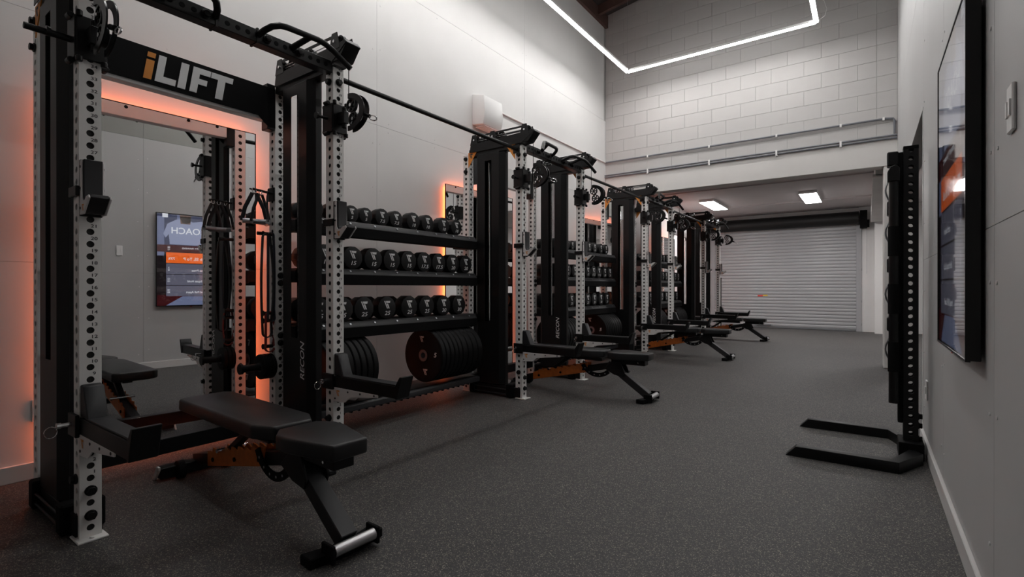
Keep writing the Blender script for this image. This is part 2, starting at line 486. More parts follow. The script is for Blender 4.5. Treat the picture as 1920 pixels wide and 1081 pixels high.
# ------------------------------------------------------------------ lights
lt = tag(empty('linear_light', (-1.75, 4.15, 4.3)), 'suspended angular run of slim white light tubes', 'light')
X0, X1, Y0, Y1 = -1.23, 1.23, -3.06, 3.06
segs = []
n = 5  # runs carried on out of view, lengthened to brighten the near racks
for k in range(n):
    ya = Y0 + (Y1 - Y0) * k / n; yb = Y0 + (Y1 - Y0) * (k + 1) / n
    segs.append((X0, ya, X0, yb))
    if k >= 1: segs.append((X1, ya, X1, yb))
for k in range(2):
    xa = X0 + (X1 - X0) * k / 2; xb = X0 + (X1 - X0) * (k + 1) / 2
    segs.append((xa, Y1, xb, Y1))
    if k == 0: segs.append((xa, Y0, xb, Y0))  # unseen half cross-run, added to light the rack fronts
for (xa, ya, xb, yb) in segs:
    if xa == xb:
        hs = MB().box(xa - 0.026, xa + 0.026, ya + 0.003, yb - 0.003, 0.0, 0.03).build('housing', 'plastic_white', lt)
        MB().box(xa - 0.022, xa + 0.022, ya + 0.004, yb - 0.004, -0.011, 0.0).build('diffuser', 'tube_light', hs)
    else:
        hs = MB().box(xa + 0.003, xb - 0.003, ya - 0.026, ya + 0.026, 0.0, 0.03).build('housing', 'plastic_white', lt)
        MB().box(xa + 0.004, xb - 0.004, ya - 0.022, ya + 0.022, -0.011, 0.0).build('diffuser', 'tube_light', hs)
for (x, y) in ((X0, Y1), (0, Y1), (X1, Y1), (X0, 0), (X1, 0), (X0, Y0), (0, Y0)):
    MB().cyl((x, y, 0.03), (x, y, 1.30 + (x + 1.9) * 0.149), 0.0015, 6).build('suspension_wire', 'steel_grey', lt)
MB().tube([(X1 + 0.03, Y1, 0.02), (X1 + 0.09, Y1, 0.05), (X1 + 0.11, Y1, 0.13), (X1 + 0.08, Y1, 0.24), (X1 + 0.02, Y1, 0.3)], 0.003, 6).build('power_cord', 'plastic_white', lt)

for (x, y, lab) in ((-2.80, 11.7, 'bright rectangular light panel under the low ceiling, left one'), (-0.95, 11.85, 'bright rectangular light panel under the low ceiling, right one'),):
    t = tag(empty('ceiling_panel_light', (x, y, LOWC)), lab, 'light', 'light panels under the low ceiling')
    MB().box(-0.155, 0.155, -0.65, 0.65, -0.055, 0.0).build('housing', 'plastic_white', t, 0.004)
    MB().box(-0.145, 0.145, -0.64, 0.64, -0.060, -0.054).build('diffuser', 'panel_light', t)
t = tag(empty('ceiling_panel_light', (1.3, 11.0, LOWC)), 'unseen light panel added to brighten the side area behind the column', 'light', 'light panels under the low ceiling')  # extra panel out of view, added to brighten the side area
MB().box(-0.155, 0.155, -0.65, 0.65, -0.055, 0.0).build('housing', 'plastic_white', t, 0.004)
MB().box(-0.145, 0.145, -0.64, 0.64, -0.060, -0.054).build('diffuser', 'panel_light', t)

# ------------------------------------------------------------------ mirrors with orange edge light
ORD = ['nearest', 'second', 'third', 'farthest']
for i, yc in enumerate(RACK_Y):
    yl, yr = yc - 0.525, yc + 0.592
    yl = yc - 0.50 if i == 0 else yc - 0.537
    t = tag(empty('wall_mirror', (MIR_X, (yl + yr) / 2, 0), MIR_TURN), 'tall wall mirror with orange edge lighting behind the %s rack' % ORD[i], 'mirror', 'lit wall mirrors')
    w = (yr - yl) / 2; z0, z1 = 0.06, 2.11
    MB().box(-0.008, -0.0005, -w, w, z0, z1).build('backing_board', 'black_matt', t)
    MB().box(-0.0005, 0.0, -w + 0.004, w - 0.004, z0 + 0.004, z1 - 0.004).build('glass', 'mirror_glass', t, smooth=0)
    fr = MB()
    fr.box(-0.008, 0.003, -w, -w + 0.004, z0, z1).box(-0.008, 0.003, w - 0.004, w, z0, z1).box(-0.008, 0.003, -w, w, z1 - 0.004, z1).box(-0.008, 0.003, -w, w, z0, z0 + 0.004)
    fr.build('edge_frame', 'black_matt', t)
    s0, s1, d = -0.030, -0.010, 0.022
    MB().box(s0, s1, -w + d, -w + d + 0.008, z0 + d, z1 - d).build('light_strip', 'led_orange', t)
    MB().box(s0, s1, w - d - 0.008, w - d, z0 + d, z1 - d).build('light_strip', 'led_orange', t)
    MB().box(s0, s1, -w + d + 0.01, w - d - 0.01, z1 - d - 0.008, z1 - d).build('light_strip', 'led_orange', t)
    MB().box(s0, s1, -w + d + 0.01, w - d - 0.01, z0 + d, z0 + d + 0.008).build('light_strip', 'led_orange', t)
    for za in (z1 - 0.2, z0 + 0.2):
        MB().box(-0.045, -0.008, -0.3, 0.3, za, za + 0.06).build('wall_bracket', 'black_matt', t)

# ------------------------------------------------------------------ power racks
S = 0.072; HW = 0.62; DEP = 0.637; UH = 2.325; H1 = 0.245
def upright_mesh():
    b = MB(); n = 16; r = 0.0132; hs = S / 2; th = 0.004
    p = 0.05
    zlow = H1 - 4 * p - p / 2
    nmod = 46
    def quadbox(z0, z1):
        for fi in range(4):
            M = Matrix.Rotation(fi * PI / 2, 4, 'Z')
            b.add([M @ Vector(q) for q in ((hs, -hs, z0), (hs, hs, z0), (hs, hs, z1), (hs, -hs, z1))], [(0, 1, 2, 3)])
    quadbox(0.006, zlow)
    for k in range(nmod):
        z0 = zlow + k * p; zc = z0 + p / 2
        if z0 + p > UH:
            quadbox(z0, UH); break
        for fi in range(4):
            M = Matrix.Rotation(fi * PI / 2, 4, 'Z')
            vs = []
            for j in range(n):
                t = 2 * PI * (j + 0.5) / n
                c, s_ = math.cos(t), math.sin(t)
                k2 = min(hs / max(abs(c), 1e-6), (p / 2) / max(abs(s_), 1e-6))
                vs.append((hs, c * k2, zc + s_ * k2))
            for j in range(n):
                t = 2 * PI * (j + 0.5) / n
                vs.append((hs, math.cos(t) * r, zc + math.sin(t) * r))
            for j in range(n):
                t = 2 * PI * (j + 0.5) / n
                vs.append((hs - th, math.cos(t) * r, zc + math.sin(t) * r))
            corners = [(hs, hs, zc + p / 2), (hs, -hs, zc + p / 2), (hs, -hs, zc - p / 2), (hs, hs, zc - p / 2)]
            fs = []
            for j in range(n):
                j2 = (j + 1) % n
                a, c2 = vs[j], vs[j2]
                fs.append((j, j2, n + j2, n + j))
                fs.append((n + j, n + j2, 2 * n + j2, 2 * n + j))
                for ci, cc in enumerate(corners):
                    on_a = (abs(abs(a[1]) - hs) < 1e-6); on_c = (abs(abs(c2[1]) - hs) < 1e-6)
                    if on_a != on_c and (a[1] + c2[1]) * cc[1] > 0 and (a[2] + c2[2] - 2 * zc) * (cc[2] - zc) > 0:
                        vs.append(cc); fs.append((j, len(vs) - 1, j2))
            b.add([M @ Vector(q) for q in vs], fs)
    # cap and foot end
    b.box(-hs, hs, -hs, hs, UH - 0.002, UH)
    me = bpy.data.meshes.new('upright')
    me.from_pydata(b.v, [], b.f)
    me.materials.append(MATS['white_steel'])
    bm = bmesh.new(); bm.from_mesh(me)
    bmesh.ops.remove_doubles(bm, verts=bm.verts, dist=1e-5)
    bmesh.ops.recalc_face_normals(bm, faces=bm.faces)
    bm.to_mesh(me); bm.free()
    return me
UPR = upright_mesh()
def numerals_mesh(sx=1.25):
    b = MB()
    for k in range(1, 43):
        z = H1 + 0.05 * (k - 1) + 0.0235
        vs, fs = text_geo(str(k), 0.0185, 0.0, sx)
        M = Matrix.Translation((S / 2 + 0.0006, 0.012, z)) @ FACE['+x']
        b.add([M @ Vector(p) for p in vs], fs)
    me = bpy.data.meshes.new('number_markings'); me.from_pydata(b.v, [], b.f); me.materials.append(MATS['print_dark'])
    return me
NUM = numerals_mesh()
mat('tube_inside_shade', (0.035, 0.034, 0.033), 0.7)
CORE = MB().box(-0.026, 0.026, -0.026, 0.026, 0.008, UH - 0.004).mesh('hole_shade_core', 'tube_inside_shade')  # solid dark core, stands in for the shade inside the drilled tube
FOOT = MB().box(-0.036, 0.075, -0.050, 0.050, 0, 0.008).cyl((0.055, 0, 0.008), (0.055, 0, 0.014), 0.010, 6).mesh('foot_plate', 'white_steel', bevel=0.002)
BOLT = MB().cyl((0, 0, 0), (0.008, 0, 0), 0.021, 16).cyl((0.008, 0, 0), (0.022, 0, 0), 0.017, 6).mesh('bolt', 'black_steel', bevel=0.0015)

def wheel_mesh(name='pulley_wheel', r=0.042, axis='y'):
    b = MB()
    b.disc_ring((0, 0, 0), axis, r * 0.80, r, -0.010, 0.010, 24)
    b.disc_ring((0, 0, 0), axis, 0.006, r * 0.30, -0.011, 0.011, 12)
    for k in range(6):
        a = 2 * PI * k / 6
        sp = MB().box(r * 0.25, r * 0.84, -0.007, 0.007, -0.004, 0.004)
        sp.xf(Matrix.Rotation(-a, 4, 'Y'))
        b.add(sp.v, sp.f)
    return b.mesh(name, 'black_gloss')
WHEEL = wheel_mesh()
HUB = MB().cyl((0, -0.016, 0), (0, 0.016, 0), 0.009, 10).mesh('axle_bolt', 'chrome')

def make_trolley(parent, y, side):
    # sliding cable carriage on a front upright (parent frame: rack)
    t = MB()
    cx = -S / 2; w = 0.052
    t.box(cx - w, cx + w, y - w, y + w, 1.94, 1.955).box(cx - w, cx + w, y - w, y + w, 2.085, 2.10)
    for sx, sy in ((1, 0), (-1, 0), (0, 1), (0, -1)):
        if sx: t.box(cx + sx * 0.041, cx + sx * 0.053, y - 0.048, y + 0.048, 1.935, 2.105)
        else: t.box(cx - 0.048, cx + 0.048, y + sy * 0.041, y + sy * 0.053, 1.935, 2.105)
    for zz in (1.93, 2.11):
        for sy in (-1, 1):
            t.cyl((cx + 0.055, y + sy * 0.040, zz - 0.012), (cx + 0.055, y + sy * 0.040, zz + 0.012), 0.012, 10)
            t.cyl((cx + 0.02, y + sy * 0.056, zz), (cx - 0.02, y + sy * 0.056, zz), 0.013, 10)
    ca = t.build('cable_trolley', 'black_steel', parent, bevel=0.003)
    MB().cyl((cx, y - 0.052, 2.02), (cx, y - 0.115, 2.02), 0.009, 10).cyl((cx, y - 0.115, 2.02), (cx, y - 0.128, 2.02), 0.019, 12).build('pull_pin', 'black_gloss', ca)
    # swivel pulley head in front
    MB().box(0.014, 0.075, y - 0.018, y + 0.018, 1.985, 2.055).cyl((0.055, y, 1.96), (0.055, y, 2.08), 0.014, 10).build('swivel_arm', 'black_steel', ca, 0.002)
    prof = []
    for k in range(19):
        a = math.radians(95 - k * 190 / 18)
        prof.append((0.125 + 0.135 * math.cos(a) * (0.85 + 0.15 * math.cos(a)), 2.035 + 0.108 * math.sin(a)))
    inner = [(0.085, 1.965), (0.085, 2.105)]
    for sy in (-1, 1):
        b = MB()
        ring_o = prof
        ring_i = [(0.112 + (p[0] - 0.112) * 0.72, 2.035 + (p[1] - 2.035) * 0.74) for p in prof]
        n = len(prof)
        y0, y1 = y + sy * 0.014, y + sy * 0.020
        vs = [(p[0], y0, p[1]) for p in ring_o] + [(p[0], y0, p[1]) for p in ring_i] + [(p[0], y1, p[1]) for p in ring_o] + [(p[0], y1, p[1]) for p in ring_i]
        fs = []
        for k in range(n - 1):
            fs += [(k, k + 1, n + k + 1, n + k), (2 * n + k, 3 * n + k, 3 * n + k + 1, 2 * n + k + 1), (k, 2 * n + k, 2 * n + k + 1, k + 1), (n + k, n + k + 1, 3 * n + k + 1, 3 * n + k)]
        fs += [(0, n, 3 * n, 2 * n), (n - 1, 2 * n - 1 + n * 0 + n * 2 - n, 4 * n - 1, 2 * n - 1)] if False else [(0, n, 3 * n, 2 * n), (n - 1, 3 * n - 1, 4 * n - 1, 2 * n - 1)]
        b.add(vs, fs)
        b.build('pulley_guard', 'black_gloss', ca)
    for (x, z) in ((0.128, 2.078), (0.150, 1.995)):
        wlink = link('pulley_wheel', WHEEL, ca, (x, y, z))
        link('axle_bolt', HUB, ca, (x, y, z))
    MB().cyl((0.235, y, 2.005), (0.285, y, 1.985), 0.011, 10).build('cable_stop', 'rubber', ca)
    pts = []
    for k in range(12):
        a = 2 * PI * k / 12
        pts.append((0.315 + 0.032 * math.cos(a), y + 0.004 * math.sin(a), 1.968 - 0.012 * math.cos(a) + 0.014 * math.sin(a)))
    MB().tube(pts, 0.0035, 8, closed=True).build('carabiner', 'chrome', ca)
    MB().cyl((0.098, y, 2.10), (0.098, y, 2.36), 0.0028, 6).build('cable', 'black_matt', ca)
    return ca

def make_jcup(parent, y):
    z0, z1 = 1.305, 1.53
    jc = MB().box(0.001, 0.016, y - 0.036, y + 0.036, z0, z1).box(-S - 0.012, 0.012, y - 0.050, y - 0.037, 1.385, 1.425).build('j_cup', 'black_steel', parent, 0.002)
    prof = [(0.012, z0 + 0.004), (0.058, z0 + 0.004), (0.122, z0 + 0.062), (0.116, z0 + 0.074), (0.088, z0 + 0.070), (0.072, z0 + 0.058), (0.040, z0 + 0.058), (0.032, z0 + 0.075), (0.028, z1 - 0.004), (0.012, z1 - 0.004)]
    for sy in (-1, 1):
        sp = MB().prism(prof, 'y', y + sy * 0.037, y + sy * 0.031).build('side_plate', 'white_plate', jc, 0.001)
        for zz in (z0 + 0.03, z0 + 0.11, z1 - 0.03):
            MB().cyl((0.020, y + sy * 0.037, zz), (0.020, y + sy * 0.039, zz), 0.0055, 8).build('screw', 'print_dark', sp)
    b = MB(); poly_face(b, LOGO, '-y', (0.052, y - 0.0376, z0 + 0.030), 0.026)
    b.build('emblem', 'print_orange', jc, smooth=0)
    lin = [(0.016, z0 + 0.008), (0.056, z0 + 0.008), (0.118, z0 + 0.064), (0.110, z0 + 0.078), (0.086, z0 + 0.076), (0.072, z0 + 0.064), (0.046, z0 + 0.064), (0.040, z0 + 0.078), (0.040, z1), (0.016, z1)]
    MB().prism(lin, 'y', y - 0.030, y + 0.030).build('liner', 'grey_liner', jc, 0.002)

def make_spotter(parent, y):
    L = 0.545; zt = 0.505; zb = 0.430
    ar = MB().box(0.003, L, y - 0.036, y + 0.036, zb, zt - 0.008).build('spotter_arm', 'black_steel', parent, 0.002)
    MB().box(0.06, L - 0.01, y - 0.033, y + 0.033, zt - 0.008, zt).build('arm_liner', 'grey_liner', ar, 0.002)
    MB().prism([(L - 0.004, zb), (L + 0.012, zb), (L + 0.050, zt + 0.045), (L + 0.034, zt + 0.045), (L - 0.004, zt - 0.01)], 'y', y - 0.044, y + 0.044).build('end_stop', 'black_steel', ar, 0.002)
    # collar round the upright and wedge pad
    c = MB().box(-S - 0.014, 0.012, y - 0.052, y - 0.038, zb - 0.01, zt + 0.005).box(-S - 0.014, 0.012, y + 0.038, y + 0.052, zb - 0.01, zt + 0.005).box(-S - 0.014, -S - 0.002, y - 0.052, y + 0.052, zb, zt)
    c.build('collar', 'black_steel', ar, 0.002)
    MB().prism([(0.004, zt - 0.004), (0.092, zt - 0.004), (0.042, zt + 0.120), (0.004, zt + 0.125)], 'y', y - 0.034, y + 0.034).build('wedge_pad', 'grey_liner', ar, 0.004)
    gp = [(0.003, zb + 0.003), (0.40, zb + 0.003), (0.40, zb - 0.012), (0.16, zb - 0.040), (0.11, zb - 0.075), (0.003, zb - 0.082)]
    for sy in (-1, 1):
        g_ = MB().prism(gp, 'y', y + sy * 0.038, y + sy * 0.032).build('gusset', 'white_plate', ar, 0.001)
        for (px_, pz) in ((0.02, -0.062), (0.14, -0.012), (0.25, -0.010), (0.37, -0.005)):
            MB().cyl((px_, y + sy * 0.038, zb + pz), (px_, y + sy * 0.040, zb + pz), 0.006, 8).build('screw', 'print_dark', g_)
    b = MB(); poly_face(b, LOGO, '-y', (0.045, y - 0.0386, zb - 0.028), 0.034)
    b.build('emblem', 'print_orange', ar, smooth=0)
    MB().cyl((-S / 2, y - 0.052, zb + 0.04), (-S / 2, y - 0.085, zb + 0.04), 0.010, 10).cyl((-S / 2, y - 0.085, zb + 0.04), (-S / 2, y - 0.098, zb + 0.04), 0.014, 10).build('locking_pin', 'chrome', ar)
    pts = [(-S / 2 - 0.004, y - 0.098 - 0.016 + 0.020 * math.cos(2 * PI * k / 14), zb + 0.018 + 0.022 * math.sin(2 * PI * k / 14)) for k in range(14)]
    MB().tube(pts, 0.0018, 6, closed=True).build('pin_ring', 'chrome', ar)
    return ar

def make_tower(parent, side):
    # weight stack between the front and rear uprights; side = -1 (near the viewer) or 1
    yc = side * (HW - S / 2)
    x0, x1 = -0.517, -0.200      # shroud
    s0, s1 = -0.425, -0.345      # slot
    fl = -0.255
    zb, zt, zs0, zs1 = 0.11, 2.30, 0.70, 2.235
    for sy, nm in ((-1, 'shroud'), (1, 'shroud')):
        ya, yb = yc + sy * 0.050, yc + sy * 0.047
        b = MB()
        b.box(x0, s0, ya, yb, zb, zt).box(s1, fl, ya, yb, zb, zt).box(s0, s1, ya, yb, zb, zs0).box(s0, s1, ya, yb, zs1, zt)
        b.add([(fl, ya, zb), (fl, ya, zt), (x1, yc + sy * 0.020, zt), (x1, yc + sy * 0.020, zb), (fl, yb, zb), (fl, yb, zt), (x1, yc + sy * 0.017, zt), (x1, yc + sy * 0.017, zb)],
              [(0, 1, 2, 3), (7, 6, 5, 4), (0, 4, 5, 1), (3, 2, 6, 7), (1, 5, 6, 2), (0, 3, 7, 4)])
        if side < 0 or sy < 0: b.add([(x0, ya, zb), (x0, ya, zt), (x0 - 0.02, yc + sy * 0.03, zt), (x0 - 0.02, yc + sy * 0.03, zb), (x0, yb, zb), (x0, yb, zt), (x0 - 0.02, yc + sy * 0.027, zt), (x0 - 0.02, yc + sy * 0.027, zb)],
              [(0, 1, 2, 3), (7, 6, 5, 4), (0, 4, 5, 1), (3, 2, 6, 7), (1, 5, 6, 2), (0, 3, 7, 4)])
        # bent top flange leaning back under the header
        b.add([(x0, ya, zt), (fl, ya, zt), (fl, yc + sy * 0.02, zt + 0.03), (x0, yc + sy * 0.02, zt + 0.03)], [(0, 1, 2, 3)])
        sh = b.build(nm, 'black_steel', parent, smooth=0)
        if side > 0 and sy < 0:
            link('lettering', text_mesh('RECON', 0.062, '-y_up', 'print_white', (-0.297, ya - 0.001, 0.56), shear=0.25, sx=1.12), sh)
    if side < 0: MB().box(x0 - 0.022, x0 - 0.018, yc - 0.03, yc + 0.03, zb, zt).build('shroud_edge', 'black_steel', parent)
    MB().box(x1 - 0.003, x1 + 0.001, yc - 0.02, yc + 0.02, zb, zt).build('shroud_edge', 'black_steel', parent)
    for x in (s0 + 0.012, s1 - 0.012):
        MB().cyl((x, yc, 0.12), (x, yc, 2.27), 0.009, 10).build('guide_rod', 'chrome', parent)
    st = MB()
    for k in range(18):
        st.box(-0.46, -0.31, yc - 0.042, yc + 0.042, 0.13 + 0.031 * k, 0.13 + 0.031 * k + 0.029)
    tagk = st.build('weight_stack', 'black_matt', parent, smooth=0)
    MB().cyl(((s0 + s1) / 2, yc, 0.69), ((s0 + s1) / 2, yc, 2.3), 0.003, 6).build('cable', 'black_matt', parent)
    # base box with low pulley and rods
    MB().box(-0.60, -0.02, yc - 0.045, yc + 0.045, 0.012, 0.10).build('base_rail', 'black_steel', parent, 0.003)
    for zz in (0.030, 0.075):
        MB().cyl((-0.56, yc - 0.062 , zz), (-0.14, yc - 0.062, zz), 0.006, 8).build('base_rod', 'charcoal', parent)
    for xq in (-0.60, -0.16):
        MB().box(xq, xq + 0.07, yc - 0.075, yc + 0.075, 0.004, 0.13).build('base_bracket', 'black_matt', parent, 0.008)
    # header channel and pulley plates
    MB().box(-DEP + 0.002, -S - 0.002, yc - 0.036, yc + 0.036, 2.305, 2.375).build('header_beam', 'black_steel', parent, 0.003)
    pl = [(-0.60, 2.355), (-0.03, 2.355), (0.05, 2.385), (0.135, 2.43), (0.145, 2.455), (0.045, 2.512), (0.0, 2.512), (-0.03, 2.492), (-0.29, 2.488), (-0.31, 2.50), (-0.35, 2.50), (-0.37, 2.484), (-0.50, 2.484), (-0.52, 2.495), (-0.56, 2.49), (-0.625, 2.40)]
    for sy in (-1, 1):
        win = []
        MB().prism([(-0.615, 2.34), (0.0, 2.34), (0.14, 2.425), (0.13, 2.44), (-0.60, 2.415)], 'y', yc + sy * 0.052, yc + sy * 0.049).build('header_plate', 'black_steel', parent)
        MB().box(-0.545, 0.06, yc + sy * 0.052, yc + sy * 0.048, 2.478, 2.495).build('header_rail', 'black_steel', parent)
        for x in (-0.555, -0.33, 0.035):
            MB().prism([(x - 0.05, 2.41), (x + 0.05, 2.41), (x + 0.025, 2.505), (x - 0.025, 2.505)], 'y', yc + sy * 0.0535, yc + sy * 0.050).build('pulley_ear', 'black_gloss', parent)
            MB().cyl((x, yc + sy * 0.0535, 2.455), (x, yc + sy * 0.060, 2.455), 0.009, 8).build('axle_bolt', 'chrome', parent)
    for x in (-0.56, -0.47, -0.33, -0.26, 0.035):
        link('pulley_wheel', WHEEL, parent, (x, yc + 0.02, 2.455))
        link('pulley_wheel', WHEEL, parent, (x + 0.02, yc - 0.022, 2.452))
    for zz in (2.448, 2.466):
        MB().cyl((-0.52, yc - 0.03, zz), (0.02, yc - 0.03, zz), 0.0028, 6).build('cable', 'steel_grey', parent)
    MB().prism([(0.0, 2.34), (0.075, 2.345), (0.145, 2.425), (0.12, 2.455), (0.09, 2.44), (0.0, 2.36)], 'y', yc - 0.049, yc + 0.049).build('header_nose', 'black_steel', parent, 0.003)
    # orange corner braces on the outer face
    for (xa, xb, sgn) in ((-DEP + 0.0, -DEP + 0.105, 1), (-S - 0.002, -S - 0.105, -1)):
        yy = yc + side * 0.0385
        br = MB().prism([(xa, 2.345), (xb, 2.345), (xa, 2.20)], 'y', yy, yy + side * 0.004).build('corner_brace', 'print_orange', parent)
        if side < 0:
            b = MB(); poly_face(b, LOGO, '-y', (xa + (xb - xa) * 0.33, yy - 0.005, 2.310), 0.045)
            b.build('emblem', 'print_dark', br, smooth=0)

def make_rack():
    r = empty('power_rack', (XF, RACK_Y[0], 0))
    for (ux, front) in ((-S / 2, True), (-DEP - S / 2, False)):
        for sy in (-1, 1):
            y = sy * (HW - S / 2)
            u = link('upright', UPR, r, (ux, y, 0))
            tag(link('number_markings', NUM, u), kind='stuff')
            link('hole_shade_core', CORE, u)
            link('foot_plate', FOOT, u)
            zb = (0.095, 0.195) if front else (0.145, 1.05, 1.10, 0.70, 0.65)
            for z in zb:
                link('bolt', BOLT, u, (S / 2, 0, z))
            zc = (2.24,) if front else (2.29, 2.165)
            for z in zc:
                o = link('bolt', BOLT, u); o.matrix_local = Matrix.Translation((0, -S / 2, z)) @ Matrix.Rotation(-PI / 2, 4, 'Z')
            if front:
                link('bolt', BOLT, u, (S / 2, 0, 2.24))
                o = link('bolt', BOLT, u); o.matrix_local = Matrix.Translation((0, -S / 2, 0.245)) @ Matrix.Rotation(-PI / 2, 4, 'Z')
    for side in (-1, 1):
        make_tower(r, side)
        y = side * (HW - S / 2)
        make_trolley(r, y, side)
        make_jcup(r, y)
        make_spotter(r, y)
    yi = HW - S
    # front pull-up beam with angled grips
    bm = MB().box(-S + 0.004, -0.002, -yi + 0.001, yi - 0.001, 2.288, 2.356).build('pull_up_beam', 'black_steel', r, 0.003)
    hol = MB().cyl((-0.0025, 0, 0), (-0.0008, 0, 0), 0.0125, 12).mesh('beam_hole', 'black_matt')
    for k in range(-10, 11):
        link('beam_hole', hol, bm, (0, 0.05 * k, 2.322))
    for sy in (-1, 1):
        P = [(0.0, 0.105, 2.33), (0.04, 0.115, 2.345), (0.075, 0.135, 2.362), (0.098, 0.165, 2.372), (0.104, 0.20, 2.376), (0.104, 0.38, 2.384), (0.112, 0.42, 2.374), (0.13, 0.46, 2.345), (0.17, 0.545, 2.265)]
        MB().tube([(p[0], sy * p[1], p[2]) for p in P], 0.016, 12).build('grip_bar', 'black_steel', bm)
        MB().tube([(0.0, sy * 0.29, 2.335), (0.104, sy * 0.335, 2.382)], 0.016, 12).build('grip_stay', 'black_steel', bm)
        MB().box(-S, 0.002, sy * 0.095, sy * 0.105, 2.284, 2.362).build('beam_clamp', 'black_steel', bm)
        for yy in (0.15, 0.33):
            link('bolt', BOLT, bm, (0.0, sy * yy, 2.322))
    # rear cross members (white) and lower black one
    MB().box(-DEP - 0.066, -DEP - 0.006, -yi, yi, 2.115, 2.335).build('rear_cross_member', 'white_steel', r, 0.003)
    for y in (-0.43, -0.1, 0.25, 0.43):
        o = link('bolt', BOLT, r); o.matrix_local = Matrix.Translation((-DEP - 0.066, y, 2.18)) @ Matrix.Rotation(PI, 4, 'Z')
        o.scale = (0.3, 0.5, 0.5)
    MB().box(-DEP - 0.066, -DEP - 0.006, -yi, yi, 0.085, 0.172).build('rear_floor_member', 'black_steel', r, 0.003)
    for sy in (-1, 1):
        MB().box(-DEP - 0.07, -DEP + 0.004, sy * (yi - 0.055), sy * yi, 2.06, 2.36).build('end_bracket', 'black_steel', r, 0.003)
    return r

rack = make_rack()
racks = [rack]
for i in range(1, 4):
    c = copy_tree(rack)
    c.location = (XF, RACK_Y[i], 0)
    racks.append(c)
LAB = ['nearest white and black power rack with the illuminated-mirror bay and iLIFT sign panel',
       'second power rack from the viewer, white drilled posts and black weight towers',
       'third power rack from the viewer, just in front of the block lintel',
       'farthest power rack, standing under the low ceiling near the roller door']
for r_, l in zip(racks, LAB):
    tag(r_, l, 'power rack', 'power racks along the left wall')
racks[0]['label'] = 'nearest white and black power rack, carrying the black iLIFT sign'
# sign on the nearest rack
yi = HW - S
sg = MB().prism([(-yi, 2.335), (yi, 2.335), (yi, 2.075), (yi - 0.045, 2.075), (yi - 0.11, 2.135), (-yi + 0.11, 2.135), (-yi + 0.045, 2.075), (-yi, 2.075)], 'x', -DEP - 0.004, -DEP + 0.004).build('sign_panel', 'black_matt', rack)
b = MB()
def letter(polys, x, w, hgt, m, nm):
    bb = MB()
    for p in polys:
        bb.prism([(x + q[0] * w + (q[1] - 0.5) * 0.16 * hgt, 2.235 + (q[1] - 0.5) * hgt) for q in p], 'x', -DEP + 0.004, -DEP + 0.006)
    bb.build(nm, m, sg)
Hh = 0.15
letter([[(0, 0), (1, 0), (1, 0.72), (0, 0.72)], [(0, 0.82), (1, 0.82), (1, 1), (0, 1)]], -0.185, 0.038, Hh, 'print_orange', 'sign_letter')
letter([[(0, 0), (1, 0), (1, 0.24), (0.36, 0.24), (0.36, 1), (0, 1)]], -0.131, 0.100, Hh, 'print_white', 'sign_letter')
letter([[(0, 0), (1, 0), (1, 1), (0, 1)]], -0.020, 0.040, Hh, 'print_white', 'sign_letter')
letter([[(0, 0), (0.40, 0), (0.40, 0.36), (0.88, 0.36), (0.88, 0.58), (0.40, 0.58), (0.40, 0.77), (1, 0.77), (1, 1), (0, 1)]], 0.042, 0.096, Hh, 'print_white', 'sign_letter')
letter([[(0.32, 0), (0.66, 0), (0.66, 0.77), (1, 0.77), (1, 1), (0, 1), (0, 0.77), (0.32, 0.77)]], 0.142, 0.124, Hh, 'print_white', 'sign_letter')
# long grip rod left in the near trolley
MB().cyl((-S / 2, -HW - 0.01, 2.015), (-S / 2 - 0.0, -HW - 0.155, 2.015), 0.0125, 12).build('grip_rod', 'black_steel', rack)

# link bars between the racks
for i in range(3):
    y0 = RACK_Y[i] + HW; y1 = RACK_Y[i + 1] - HW
    t = tag(empty('link_bar', (XF - 0.06, y0, 2.295)), ['long black bar bridging the nearest and second racks at the top', 'black bar bridging the second and third racks at the top', 'black bar bridging the third and farthest racks at the top'][i], 'bar', 'bars linking the racks')
    MB().cyl((0, 0.004, 0), (0, y1 - y0 - 0.004, 0), 0.0165, 14).build('tube', 'black_steel', t)
    MB().box(-0.035, 0.035, 0.001, 0.008, -0.04, 0.04).build('end_flange', 'black_steel', t)
    MB().box(-0.035, 0.035, y1 - y0 - 0.008, y1 - y0 - 0.001, -0.04, 0.04).build('end_flange', 'black_steel', t)

